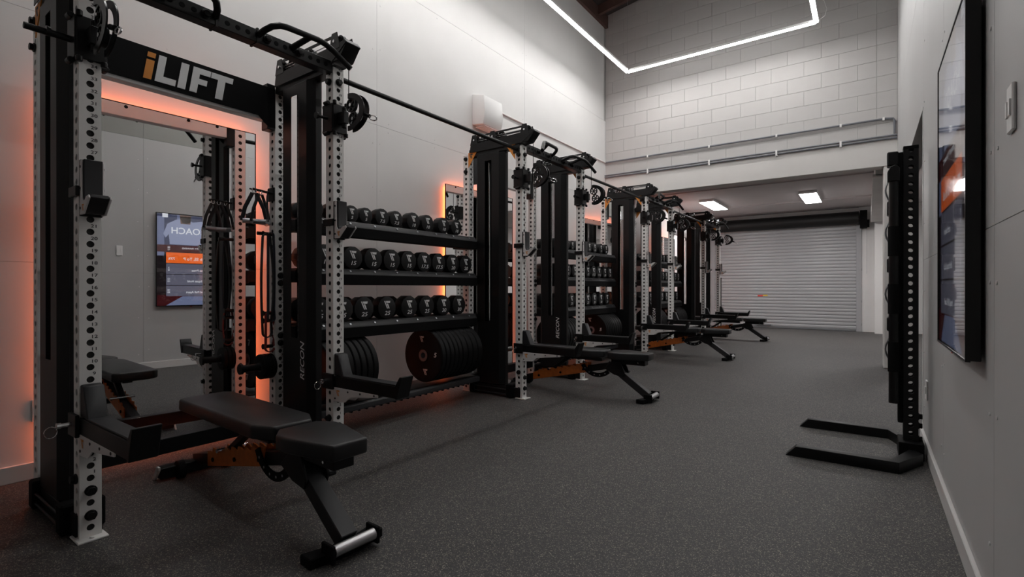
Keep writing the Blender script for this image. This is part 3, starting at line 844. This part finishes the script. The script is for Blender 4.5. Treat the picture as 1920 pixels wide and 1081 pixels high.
# ------------------------------------------------------------------ dumbbells, shelves, bumper plates
DB = {}
def dumbbell_parts(num, r):
    key = num
    if key in DB: return DB[key]
    hl = r * 0.75 + 0.02
    b = MB().cyl((-hl / 2, 0, 0), (hl / 2, 0, 0), r, 12, phase=PI / 12)
    head = b.mesh('head', 'urethane', bevel=r * 0.055, seg=2, smooth=30)
    handle = MB().cyl((-0.075, 0, 0), (0.075, 0, 0), 0.016, 12).mesh('handle', 'steel_grey')
    lb = MB(); poly_face(lb, LOGO, '+x', (0, 0.0, r * 0.27), r * 0.66)
    logo = lb.mesh('emblem', 'print_white', smooth=0)
    digits = text_mesh(num, r * 0.50, '+x', 'print_white', (0, 0, -r * 0.47), shear=0.25, sx=1.2, name='weight_number')
    DB[key] = (hl, head, handle, logo, digits)
    return DB[key]
def dumbbell(x_face, y, z_shelf, num, r, label, group):
    hl, head, handle, logo, digits = dumbbell_parts(num, r)
    L = 2 * hl + 0.125
    t = tag(empty('dumbbell', (x_face - L / 2, y, z_shelf + r * math.cos(PI / 12))), label, 'dumbbell', group)
    link('head', head, t, (L / 2 - hl / 2, 0, 0))
    link('head', head, t, (-L / 2 + hl / 2, 0, 0))
    link('handle', handle, t)
    h0 = [q for q in t.children] if False else None
    link('emblem', logo, t, (L / 2 + 0.0008, 0, 0))
    link('weight_number', digits, t, (L / 2 + 0.0008, 0, 0))
    return t
BAY = ['nearest storage bay', 'second storage bay', 'third storage bay']
RAD = {'5': 0.060, '7.5': 0.066, '10': 0.071, '15': 0.083, '17.5': 0.083, '20': 0.083, '25': 0.088, '30': 0.088, '22.5': 0.086, '12.5': 0.078}
ROWS = [
    (1.490, 'top shelf', [(1.955, '5'), (2.095, '5'), (2.241, '5'), (2.365, '5'), (2.515, '7.5'), (2.655, '7.5'), (2.835, '10'), (2.995, '10'), (3.19, '10'), (3.355, '10')]),
    (1.153, 'middle shelf', [(2.03, '15'), (2.25, '15'), (2.432, '15'), (2.61, '15'), (2.785, '15'), (2.958, '17.5'), (3.13, '17.5'), (3.308, '20'), (3.482, '20')]),
    (0.780, 'bottom shelf', [(1.98, '25'), (2.165, '25'), (2.348, '25'), (2.562, '25'), (2.79, '25'), (2.985, '25'), (3.19, '30'), (3.39, '30')])]
NTH = ['first', 'second', 'third', 'fourth', 'fifth', 'sixth', 'seventh', 'eighth', 'ninth', 'tenth']
PLATES = {}
def plate_mesh(th, r=0.225):
    k = (round(th, 3), r)
    if k not in PLATES:
        b = MB()
        n = 40
        rings = [(0.026, 0.0), (0.055, 0.0), (0.058, 0.004), (r * 0.80, 0.004), (r * 0.84, 0.0), (r - 0.006, 0.0), (r, 0.006), (r, th - 0.006), (r - 0.006, th), (r * 0.84, th), (r * 0.80, th - 0.004), (0.058, th - 0.004), (0.055, th), (0.026, th)]
        vs = []
        for rr, a in rings:
            vs += [(rr * math.cos(2 * PI * i / n), a, rr * math.sin(2 * PI * i / n)) for i in range(n)]
        fs = []
        m_ = len(rings)
        for q in range(m_):
            a = q * n; b2 = ((q + 1) % m_) * n
            fs += [(a + i, a + (i + 1) % n, b2 + (i + 1) % n, b2 + i) for i in range(n)]
        b.add(vs, fs)
        disc = b.mesh('disc', 'rubber', smooth=40)
        hub = MB().disc_ring((0, 0, 0), 'y', 0.0255, 0.050, -0.0015, th + 0.0015, 24).mesh('hub_ring', 'conduit_grey')
        PLATES[k] = (disc, hub)
    return PLATES[k]
def bumper(x, y, th, num, label, group, r=0.225, zb=0.222):
    disc, hub = plate_mesh(th, r)
    t = tag(empty('bumper_plate', (x, y, zb)), label, 'weight plate', group)
    d = link('disc', disc, t, (0, 0, r))
    link('hub_ring', hub, t, (0, 0, r))
    for a in (0.35, 0.35 + PI):
        lb = MB(); poly_face(lb, LOGO, '-y', (0, 0, 0), 0.050)
        o = link('emblem', lb.mesh('emblem', 'print_white', smooth=0), t)
        o.location = (0.62 * r * math.sin(a - 0.5) * 1.0, 0.0035, r + 0.62 * r * math.cos(a - 0.5))
    if num:
        link('weight_number', text_mesh(num, 0.055, '-y', 'print_white', (0.60 * r, 0.0035, r * 1.05), shear=0.2, sx=1.2, name='weight_number'), t)
    return t

for bay in range(3):
    dy = RACK_Y[bay] - RACK_Y[0]
    ya, yb = 1.895 + dy, 3.60 + dy
    u = tag(empty('storage_shelving', (-3.25, ya, 0)), 'black three-shelf dumbbell storage with plate tray, %s' % BAY[bay], 'shelving', 'storage bays between the racks')
    Ln = yb - ya
    for (z, nm, items) in ROWS:
        prof = [(0.0, z - 0.012), (0.22, z - 0.012), (0.22, z - 0.085), (0.285, z - 0.085), (0.285, z - 0.040), (0.262, z - 0.001), (0.0, z - 0.001)]
        sh = MB().prism([(p[0], p[1]) for p in prof], 'y', 0.0, Ln).build('shelf', 'charcoal', u, 0.003)
        MB().prism([(0.215, z - 0.115), (0.288, z - 0.115), (0.288, z - 0.042), (0.215, z - 0.042)], 'y', 0.002, Ln - 0.002).build('front_rail', 'black_matt', sh, 0.003)
        MB().box(0.002, 0.02, 0, Ln, z - 0.09, z - 0.012).build('rear_rail', 'black_steel', sh)
        for (yy, y2) in ((-0.030, 0.0), (Ln, Ln + 0.166)):
            MB().box(-0.02, 0.16, yy, y2, z - 0.10, z - 0.014).build('end_bracket', 'black_steel', sh, 0.004)
        for k in range(8):
            MB().cyl((0.274, 0.1 + k * (Ln - 0.2) / 7, z - 0.0185), (0.277, 0.1 + k * (Ln - 0.2) / 7, z - 0.0165), 0.008, 8).build('bolt_head', 'steel_grey', sh)
    # plate tray
    zt = 0.205
    tr = MB().box(0.0, 0.30, 0.0, Ln, zt - 0.012, zt).prism([(0.27, zt - 0.05), (0.32, zt - 0.05), (0.32, zt - 0.012), (0.30, zt), (0.27, zt)], 'y', 0.0, Ln).build('plate_tray', 'charcoal', u, 0.003)
    for k in range(26):
        MB().box(0.285, 0.322, 0.03 + k * (Ln - 0.06) / 25 - 0.006, 0.03 + k * (Ln - 0.06) / 25 + 0.006, zt - 0.058, zt - 0.048).build('tray_tooth', 'black_matt', tr)
    for (yy, y2) in ((-0.030, 0.0), (Ln, Ln + 0.166)):
        MB().box(-0.02, 0.16, yy, y2, zt - 0.07, zt - 0.014).build('end_bracket', 'black_steel', tr, 0.004)
    for (z, nm, items) in ROWS:
        for k, (y, num) in enumerate(items):
            lab = 'black dumbbell marked %s, %s from left, %s, %s' % (num, NTH[k], nm, BAY[bay])
            dumbbell(-3.0, y + dy + (random.uniform(-0.004, 0.004) if bay else 0), z, num, RAD[num], lab, 'dumbbells in the ' + BAY[bay])
    y = 1.96
    ths = [0.052, 0.060, 0.060, 0.046, 0.046, 0.046, 0.046]
    for k, th in enumerate(ths):
        bumper(-3.06, y + dy, th, '', 'black bumper plate, %s from the left in the left-hand row, %s' % (NTH[k], BAY[bay]), 'bumper plates in the ' + BAY[bay])
        y += th + 0.006
    y = 3.00
    for k in range(9):
        th = 0.046 if k < 5 else 0.062
        bumper(-3.06, y + dy, th, '5' if k == 0 else ('5' if k < 5 else '10'), 'black bumper plate, %s from the left in the right-hand row, %s' % (NTH[k], BAY[bay]), 'bumper plates in the ' + BAY[bay])
        y += th + 0.006

# ------------------------------------------------------------------ benches
def make_bench():
    t = empty('adjustable_bench', (0, 0, 0))
    zt = 0.432
    def pad(name, poly, z0, z1, mt='vinyl'):
        return MB().prism(poly, 'z', z0, z1).build(name, mt, t, 0.012, 3)
    pad('back_pad', [(-0.77, -0.10), (-0.735, -0.135), (0.08, -0.135), (0.185, -0.085), (0.185, 0.085), (0.08, 0.135), (-0.735, 0.135), (-0.77, 0.10)], zt - 0.062, zt)
    pad('seat_pad', [(0.215, -0.085), (0.29, -0.135), (0.36, -0.135), (0.605, -0.078), (0.605, 0.078), (0.36, 0.135), (0.29, 0.135), (0.215, 0.085)], zt - 0.066, zt - 0.002)
    MB().box(-0.70, 0.16, -0.10, 0.10, zt - 0.073, zt - 0.062).box(-0.55, 0.14, -0.030, 0.030, zt - 0.105, zt - 0.072).build('back_support', 'black_steel', t, 0.002)
    MB().box(0.24, 0.56, -0.045, 0.045, zt - 0.115, zt - 0.066).build('seat_support', 'black_steel', t, 0.002)
    MB().cyl((0.50, -0.055, zt - 0.09), (0.50, 0.075, zt - 0.09), 0.006, 8).build('seat_pin', 'chrome', t)
    def bar(name, p0, p1, w, h, m, mt_par=None, bev=0.003):
        p0 = Vector(p0); p1 = Vector(p1); d = p1 - p0; L = d.length
        b = MB().box(0, L, -w / 2, w / 2, -h / 2, h / 2)
        ang = math.atan2(d.z, math.hypot(d.x, d.y))
        M = Matrix.Translation(p0) @ Matrix.Rotation(math.atan2(d.y, d.x), 4, 'Z') @ Matrix.Rotation(-ang, 4, 'Y')
        return b.xf(M).build(name, m, mt_par or t, bev)
    bar('spine', (-0.84, 0, 0.065), (0.26, 0, 0.300), 0.060, 0.060, 'black_steel')
    bar('front_leg', (0.20, 0, 0.310), (0.580, 0, 0.048), 0.072, 0.062, 'charcoal')
    for sy in (-1, 1):
        MB().prism([(0.17, 0.265), (0.27, 0.215), (0.36, 0.20), (0.375, 0.24), (0.33, 0.345), (0.26, 0.345)], 'y', sy * 0.055, sy * 0.043).build('hinge_bracket', 'black_steel', t, 0.003)
    MB().cyl((0.36, 0.056, 0.235), (0.36, 0.085, 0.235), 0.014, 10).build('adjust_knob', 'black_gloss', t)
    # front foot with roller
    MB().prism([(0.52, -0.16), (0.59, -0.16), (0.61, -0.05), (0.61, 0.05), (0.59, 0.16), (0.52, 0.16), (0.55, 0.05), (0.55, -0.05)], 'z', 0.0, 0.038).build('front_foot', 'black_matt', t, 0.004)
    for sy in (-1, 1):
        MB().box(0.57, 0.645, sy * 0.105, sy * 0.090, 0.012, 0.078).build('roller_bracket', 'black_matt', t, 0.003)
    MB().cyl((0.625, -0.088, 0.050), (0.625, 0.088, 0.050), 0.022, 18).build('transport_grip', 'brushed_steel', t)
    # rear foot
    MB().box(-0.855, -0.79, -0.20, 0.20, 0.012, 0.07).build('rear_foot', 'black_steel', t, 0.004)
    for sy in (-1, 1):
        MB().prism([(-0.875, 0.0), (-0.845, 0.0), (-0.785, 0.062), (-0.785, 0.08), (-0.815, 0.08)], 'y', sy * 0.20, sy * 0.212).build('foot_end_plate', 'white_plate', t, 0.002)
        MB().cyl((-0.77, sy * 0.10, 0.05), (-0.77, sy * 0.13, 0.05), 0.048, 16).build('wheel', 'rubber', t)
    # toothed ladder plates in orange
    def onspine(x): return 0.065 + (x + 0.84) * 0.2136
    for sy in (-1, 1):
        top = []; bot = []
        x = -0.60; k = 0
        poly = [(-0.62, onspine(-0.62) - 0.032), (-0.02, onspine(-0.02) - 0.032), (0.0, onspine(0.0) + 0.055)]
        xs = 0.0
        for k in range(8):
            xx = -0.02 - k * 0.072
            poly += [(xx, onspine(xx) + 0.056), (xx - 0.030, onspine(xx) + 0.056), (xx - 0.036, onspine(xx) + 0.034), (xx - 0.054, onspine(xx) + 0.034)]
        poly += [(-0.62, onspine(-0.62) + 0.045)]
        lp = MB().prism(poly, 'y', sy * 0.032, sy * 0.039).build('ladder_plate', 'orange_steel', t)
        for xx in (-0.55, -0.30, -0.05):
            MB().cyl((xx, sy * 0.039, onspine(xx)), (xx, sy * 0.045, onspine(xx)), 0.011, 10).build('bolt_head', 'black_matt', lp)
    bar('back_strut', (-0.42, 0, 0.20), (-0.20, 0, zt - 0.09), 0.040, 0.030, 'black_steel')
    MB().cyl((-0.42, -0.075, 0.205), (-0.42, 0.075, 0.205), 0.010, 10).build('ladder_pin', 'chrome', t)
    # perforated seat-angle arc
    n = 18; vs = []
    cx, cz, r0, r1 = 0.10, 0.365, 0.150, 0.190
    pts_o = []; pts_i = []
    for k in range(n + 1):
        a = math.radians(208 + 104 * k / n)
        pts_o.append((cx + r1 * math.cos(a), cz + r1 * math.sin(a)))
        pts_i.append((cx + r0 * math.cos(a), cz + r0 * math.sin(a)))
    b = MB()
    for yy in (-0.050, -0.042):
        vs += [(p[0], yy, p[1]) for p in pts_o] + [(p[0], yy, p[1]) for p in pts_i]
    m_ = n + 1
    fs = []
    for k in range(n):
        fs += [(k, k + 1, m_ + k + 1, m_ + k), (2 * m_ + k, 3 * m_ + k, 3 * m_ + k + 1, 2 * m_ + k + 1), (k, 2 * m_ + k, 2 * m_ + k + 1, k + 1), (m_ + k, m_ + k + 1, 3 * m_ + k + 1, 3 * m_ + k)]
    fs += [(0, m_, 3 * m_, 2 * m_), (n, 2 * m_ + n, 3 * m_ + n, m_ + n)]
    arc = b.add(vs, fs).build('angle_arc', 'black_matt', t)
    for k in range(5):
        a = math.radians(222 + 19 * k); rr = 0.170
        MB().cyl((cx + rr * math.cos(a), -0.0508, cz + rr * math.sin(a)), (cx + rr * math.cos(a), -0.0495, cz + rr * math.sin(a)), 0.006, 8).build('arc_hole', 'steel_grey', arc)
    return t
bench = make_bench()
BL = ['black adjustable bench in the nearest rack, closest to the viewer', 'black adjustable bench with orange ladder in the second rack',
      'black adjustable bench standing in the third rack', 'black adjustable bench in the farthest rack, by the roller door']
spots = [(-2.215, 1.225, math.radians(-2.5)), (-2.185, 4.36, math.radians(1)), (-2.185, 7.54, 0.0), (-2.19, 10.62, math.radians(-1))]
for i, (x, y, a) in enumerate(spots):
    o = bench if i == 0 else copy_tree(bench)
    o.location = (x, y, 0); o.rotation_euler = (0, 0, a)
    tag(o, BL[i], 'bench', 'adjustable benches in the racks')

# ------------------------------------------------------------------ accessories on the nearest rack
def rackpt(x, y, z): return Vector((XF + x, RACK_Y[0] + y, z))
pg = tag(empty('accessory_hook', rackpt(-DEP - S / 2, HW - S, 1.645)), 'black wire hook on the rear post holding strap handles', 'hook')
MB().tube([(0.0, 0, 0.0), (0.0, -0.15, 0.012)], 0.005, 8).tube([(0.03, 0, 0.0), (0.03, -0.145, 0.012)], 0.004, 8).build('prong', 'black_steel', pg)
MB().box(-0.04, 0.04, -0.012, 0.0, -0.05, 0.04).build('mount_plate', 'black_steel', pg, 0.004)
def handle(y, z, tilt, lab):
    t = tag(empty('strap_handle', rackpt(-DEP - S / 2 + 0.02, y, z)), lab, 'handle', 'strap handles on the rear post')
    t.rotation_euler = (0, 0, tilt)
    hw = 0.072
    pts = [(-0.0, 0, 0.0), (0.0, -hw * 0.5, -0.07), (0, -hw, -0.175)]
    MB().tube([(0, -hw, -0.185), (0, -hw * 0.75, -0.10), (0, -0.012, -0.005), (0, 0.012, -0.005), (0, hw * 0.75, -0.10), (0, hw, -0.185)], 0.012, 8, flat=0.35).build('webbing_strap', 'band_black', t)
    MB().cyl((0, -hw + 0.004, -0.185), (0, hw - 0.004, -0.185), 0.016, 16).build('grip', 'steel_grey', t)
    pts = [(0, 0.012 * math.cos(2 * PI * k / 12), 0.012 + 0.016 * math.sin(2 * PI * k / 12)) for k in range(12)]
    MB().tube(pts, 0.003, 6, closed=True).build('ring', 'chrome', t)
handle(HW - S - 0.045, 1.63, 1.15, 'strap handle with steel grip, nearest the rear post')
handle(HW - S - 0.090, 1.63, 0.25, 'strap handle with dark grip, middle of the wire hook')
handle(HW - S - 0.130, 1.633, -0.35, 'strap handle hanging at the tip of the wire hook')
def band(y, ztop, zbot, w, m, lab, sway=0.0, x=-DEP - S / 2 + 0.045):
    pts = []
    for k in range(15):
        a = PI * k / 14
        pts.append((0, w * math.cos(a), ztop - w + w * math.sin(a)))
    for k in range(1, 9):
        f = k / 9
        pts.append((0.01 * math.sin(f * PI), -w - sway * math.sin(f * PI) * 0.5, ztop - w + (zbot - ztop + 2 * w) * f))
    for k in range(15):
        a = PI + PI * k / 14
        pts.append((0.0, sway * 0.2 + w * 1.25 * math.cos(a), zbot + w + w * 1.2 * math.sin(a)))
    for k in range(1, 9):
        f = 1 - k / 9
        pts.append((-0.01 * math.sin(f * PI), w + sway * math.sin(f * PI), ztop - w + (zbot - ztop + 2 * w) * f))
    b = MB().tube([rackpt(x + p[0], y + p[1], p[2]) for p in pts], 0.0045, 6, closed=True, flat=3.2)
    return tag(b.build('resistance_band', m), lab, 'resistance band', 'bands on the rear post')
band(HW - S - 0.035, 1.38, 0.80, 0.018, 'band_navy', 'dark blue resistance band looped on the rear post', 0.012)
band(HW - S - 0.065, 1.37, 0.70, 0.024, 'band_black', 'long black resistance band hanging beside the rear post', 0.03)
band(HW - S - 0.030, 0.86, 0.60, 0.026, 'band_red', 'short red resistance band low on the rear post', 0.01, x=-DEP - S / 2 + 0.02)
# band pegs
for z in (1.375, 0.85, 0.80, 0.63):
    o = tag(MB().cyl((0, 0, 0), (0, -0.10 if z == 1.375 else -0.06, 0), 0.012, 10).cyl((0, -0.06, 0), (0, -0.065, 0), 0.018, 10).build('band_peg', 'black_steel', rack))
    o.location = (-DEP - S / 2, HW - S, z)
# change plates on a peg
t = empty('plate_peg'); t.parent = rack; t.location = (-DEP - S / 2, HW - S, 0.50)
C.objects.unlink(t); bpy.data.objects.remove(t)
MB().cyl((-DEP - S / 2 + 0.0, HW - S - 0.002, 0.50), (-DEP - S / 2, HW - S - 0.20, 0.50), 0.024, 16).cyl((-DEP - S / 2 + 0.0, HW - S - 0.20, 0.50), (-DEP - S / 2, HW - S - 0.215, 0.50), 0.034, 16).build('plate_peg', 'black_steel', rack)
for k in range(3):
    th = 0.024
    yy = HW - S - 0.032 - k * 0.027
    t = tag(empty('change_plate', rackpt(-DEP - S / 2, yy, 0.50 - 0.085)), ['small black change plate on the rear peg, closest to the post', 'small black change plate on the rear peg, middle one', 'small black change plate on the rear peg, outermost one'][k], 'weight plate', 'change plates on the rear peg')
    MB().disc_ring((0, 0, 0.085), 'y', 0.0255, 0.082, 0.0, th, 32).build('disc', 'rubber', t, 0.003)
    MB().disc_ring((0, 0, 0.085), 'y', 0.0252, 0.036, -0.001, th + 0.001, 24).build('hub_ring', 'charcoal', t)

# ------------------------------------------------------------------ attachment stand by the right wall
st = tag(empty('attachment_stand', (0.211, 3.866, 0)), 'black upright stand with drilled post and two flat feet by the right wall', 'stand')
up = link('upright', UPR.copy(), st)
up.data.materials[0] = MATS['black_steel']
for vtx in up.data.vertices:
    if vtx.co.z > 2.0: pass
# trim post to 1.86 m
bm = bmesh.new(); bm.from_mesh(up.data)
bmesh.ops.delete(bm, geom=[f for f in bm.faces if f.calc_center_median().z > 1.87], context='FACES')
bmesh.ops.delete(bm, geom=[v_ for v_ in bm.verts if not v_.link_faces], context='VERTS')
bm.to_mesh(up.data); bm.free()
MB().box(-0.037, 0.037, -0.037, 0.037, 1.85, 1.872).build('post_cap', 'black_matt', st, 0.002)
for sy in (-1, 1):
    # foot: straight run then bend to the post
    y = sy * 0.385
    pl = [(-0.62, y - 0.033), (-0.10, y - 0.033), (0.02, sy * 0.06 - 0.04), (0.05, sy * 0.06 + 0.04), (-0.09, y + 0.033), (-0.62, y + 0.033)] if sy > 0 else \
         [(-0.62, y + 0.033), (-0.10, y + 0.033), (0.0, sy * 0.10 + 0.04), (0.05, sy * 0.10 - 0.06), (-0.07, y - 0.033), (-0.62, y - 0.033)]
    b = MB().prism(pl, 'z', 0.0, 0.062)
    # bevelled tip
    b.v = [((p[0] + 0.055, p[1], p[2]) if (p[0] < -0.6 and p[2] > 0.05) else p) for p in b.v]
    b.build('foot', 'black_steel', st, 0.002)
MB().box(-0.06, 0.06, -0.10, 0.10, 0.003, 0.10).build('base_bracket', 'black_matt', st, 0.003)
for z in (0.19, 0.245, 0.11, 0.05):
    o = link('bolt', BOLT, st, (0.034, 0.0, z))
# hanging pieces on the aisle side
hb = MB().box(-0.062, -0.037, -0.03, 0.03, 0.20, 1.84).build('back_channel', 'black_matt', st, 0.003)
for k, z in enumerate((1.81, 1.51, 1.16, 0.80)):
    MB().box(-0.115, -0.060, -0.040, 0.040, z - 0.048, z + 0.038).build('storage_block', 'black_steel', st, 0.006)
bars = MB().cyl((-0.082, -0.052, 0.32), (-0.082, -0.052, 1.70), 0.026, 18)
bo = bars.build('hanging_bar', 'black_gloss', st)
for z in (1.30, 0.95, 0.60):
    MB().disc_ring((-0.082, -0.052, z), 'z', 0.0255, 0.030, -0.09, 0.09, 18).build('grip_sleeve', 'black_matt', bo)
MB().prism([(-0.115, 1.66), (-0.055, 1.66), (-0.055, 1.74), (-0.075, 1.76), (-0.10, 1.75), (-0.115, 1.72)], 'y', -0.084, -0.030).build('bar_cap', 'black_steel', bo, 0.004)
for z in (1.62, 1.36, 0.98, 0.64):
    pts = [(-0.100 - 0.022 * math.sin(PI * k / 8), 0.0, z - 0.07 + 0.14 * k / 8) for k in range(9)]
    MB().tube(pts, 0.005, 8).build('spring_clip', 'steel_grey', st)

# second, shorter drilled post stored at the far end
t = tag(empty('storage_post', (-2.92, 12.75, 0)), 'black drilled storage post standing by the roller door behind the farthest rack', 'post')
pm = up.data.copy()
bm = bmesh.new(); bm.from_mesh(pm)
bmesh.ops.delete(bm, geom=[f for f in bm.faces if f.calc_center_median().z > 1.26], context='FACES')
bmesh.ops.delete(bm, geom=[v_ for v_ in bm.verts if not v_.link_faces], context='VERTS')
bm.to_mesh(pm); bm.free()
link('upright', pm, t)
MB().box(-0.037, 0.037, -0.037, 0.037, 1.24, 1.262).build('post_cap', 'black_matt', t)
MB().box(-0.25, 0.25, -0.25, 0.25, 0.0, 0.02).build('base_plate', 'black_steel', t, 0.003)

# ------------------------------------------------------------------ wall screen
tv = tag(empty('wall_screen', (XR, 2.51, 1.378)), 'large portrait screen on the right wall showing a workout plan', 'screen')
W, H = 0.385, 0.593; TX = -0.038
MB().box(TX, TX + 0.028, -W, W, -H, H).build('casing', 'black_gloss', tv, 0.002)
MB().box(TX + 0.028, -0.001, -0.2, 0.2, -0.25, 0.25).build('wall_mount', 'black_matt', tv)
scr = MB().box(TX - 0.001, TX, -W + 0.008, W - 0.008, -H + 0.008, H - 0.008).build('display', 'scr_black', tv, smooth=0)
# picture: u to the viewer's right (= -y), v up
def pic(polys, m, d, nm='picture_field'):
    b = MB(); poly_face(b, polys, '-x', (TX - 0.001 - d, 0, 0)); o = b.build(nm, m, scr, smooth=0)
def rect(u0, u1, v0, v1): return [(u0, v0), (u1, v0), (u1, v1), (u0, v1)]
L_ = W - 0.009; T_ = H - 0.009
pic([rect(-L_, L_, 0.18, T_)], 'scr_navy', 0.0003)
pic([rect(-L_, -0.28, -0.05, 0.5), rect(0.30, L_, 0.05, 0.55), rect(0.1, 0.16, 0.3, T_)], 'scr_blue', 0.0004)
pic([[(-0.20, 0.20), (0.24, 0.20), (0.25, 0.33), (0.285, 0.28), (0.31, 0.33), (0.265, 0.46), (0.17, 0.52), (0.06, 0.545), (-0.02, 0.50), (-0.12, 0.52), (-0.22, 0.44), (-0.26, 0.30), (-0.21, 0.28)]], 'scr_shirt', 0.0006)
pic([[(0.01, 0.47), (0.12, 0.47), (0.13, T_), (0.0, T_)]], 'scr_skin', 0.0008)
pic([[(0.005, 0.50), (0.05, 0.475), (0.10, 0.485), (0.13, 0.56), (0.005, 0.57)]], 'scr_beard', 0.0009)
link('lettering', text_mesh('COACH', 0.115, '-x', 'scr_white', (TX - 0.0022, -0.02, 0.375), name='lettering'), scr)
pic([rect(-L_, L_, 0.10, 0.19)], 'scr_maroon', 0.0010)
pic([rect(-L_, L_, -T_, -0.45), ], 'scr_maroon', 0.0004)
pic([[(-0.30, -T_), (0.28, -T_), (0.10, -0.47), (-0.18, -0.47)]], 'scr_blue', 0.0006)
pic([rect(-0.30, 0.28, -0.04, 0.095)], 'scr_orange', 0.0012, 'orange_row')
for k in range(3):
    v1 = -0.048 - 0.142 * k
    pic([rect(-0.30, 0.28, v1 - 0.134, v1)], 'scr_row', 0.0012, 'plan_row')
    link('lettering', text_mesh(['Incline Press', 'Split Squat Hold', 'Band Pull Apart'][k], 0.038, '-x', 'scr_white', (TX - 0.0026, 0.10 - 0.02 * k, v1 - 0.085), name='lettering'), scr)
    link('lettering', text_mesh(['3\n8', '12\n10', '10\n30'][k], 0.030, '-x', 'scr_white', (TX - 0.0026, -0.25, v1 - 0.070), name='lettering'), scr)
link('lettering', text_mesh('Bench SS, To P', 0.052, '-x', 'scr_white', (TX - 0.0026, 0.07, 0.015), name='lettering'), scr)
link('lettering', text_mesh('73%', 0.045, '-x', 'scr_white', (TX - 0.0026, -0.22, 0.015), name='lettering'), scr)
link('lettering', text_mesh('COMMUNITY TRAINING', 0.030, '-x', 'scr_white', (TX - 0.0026, 0.06, 0.155), name='lettering'), scr)
link('lettering', text_mesh('08\n12', 0.028, '-x', 'scr_white', (TX - 0.0026, -0.25, 0.145), name='lettering'), scr)
pic([rect(0.26, 0.32, 0.54, 0.59)], 'scr_white', 0.0012)
MB().box(TX - 0.009, TX - 0.0045, -W + 0.001, W - 0.001, -H + 0.001, H - 0.001).build('front_glass', 'screen_glass', tv, smooth=0)
fr = MB().box(TX - 0.011, TX + 0.002, -W - 0.003, -W + 0.004, -H - 0.003, H + 0.003).box(TX - 0.011, TX + 0.002, W - 0.004, W + 0.003, -H - 0.003, H + 0.003)
fr.box(TX - 0.011, TX + 0.002, -W, W, H - 0.004, H + 0.003).box(TX - 0.011, TX + 0.002, -W, W, -H - 0.003, -H + 0.004)
fr.build('bezel', 'black_gloss', tv)
MB().box(TX - 0.004, TX + 0.012, -0.012, 0.012, -H - 0.014, -H - 0.003).build('sensor', 'sticker_red', tv)
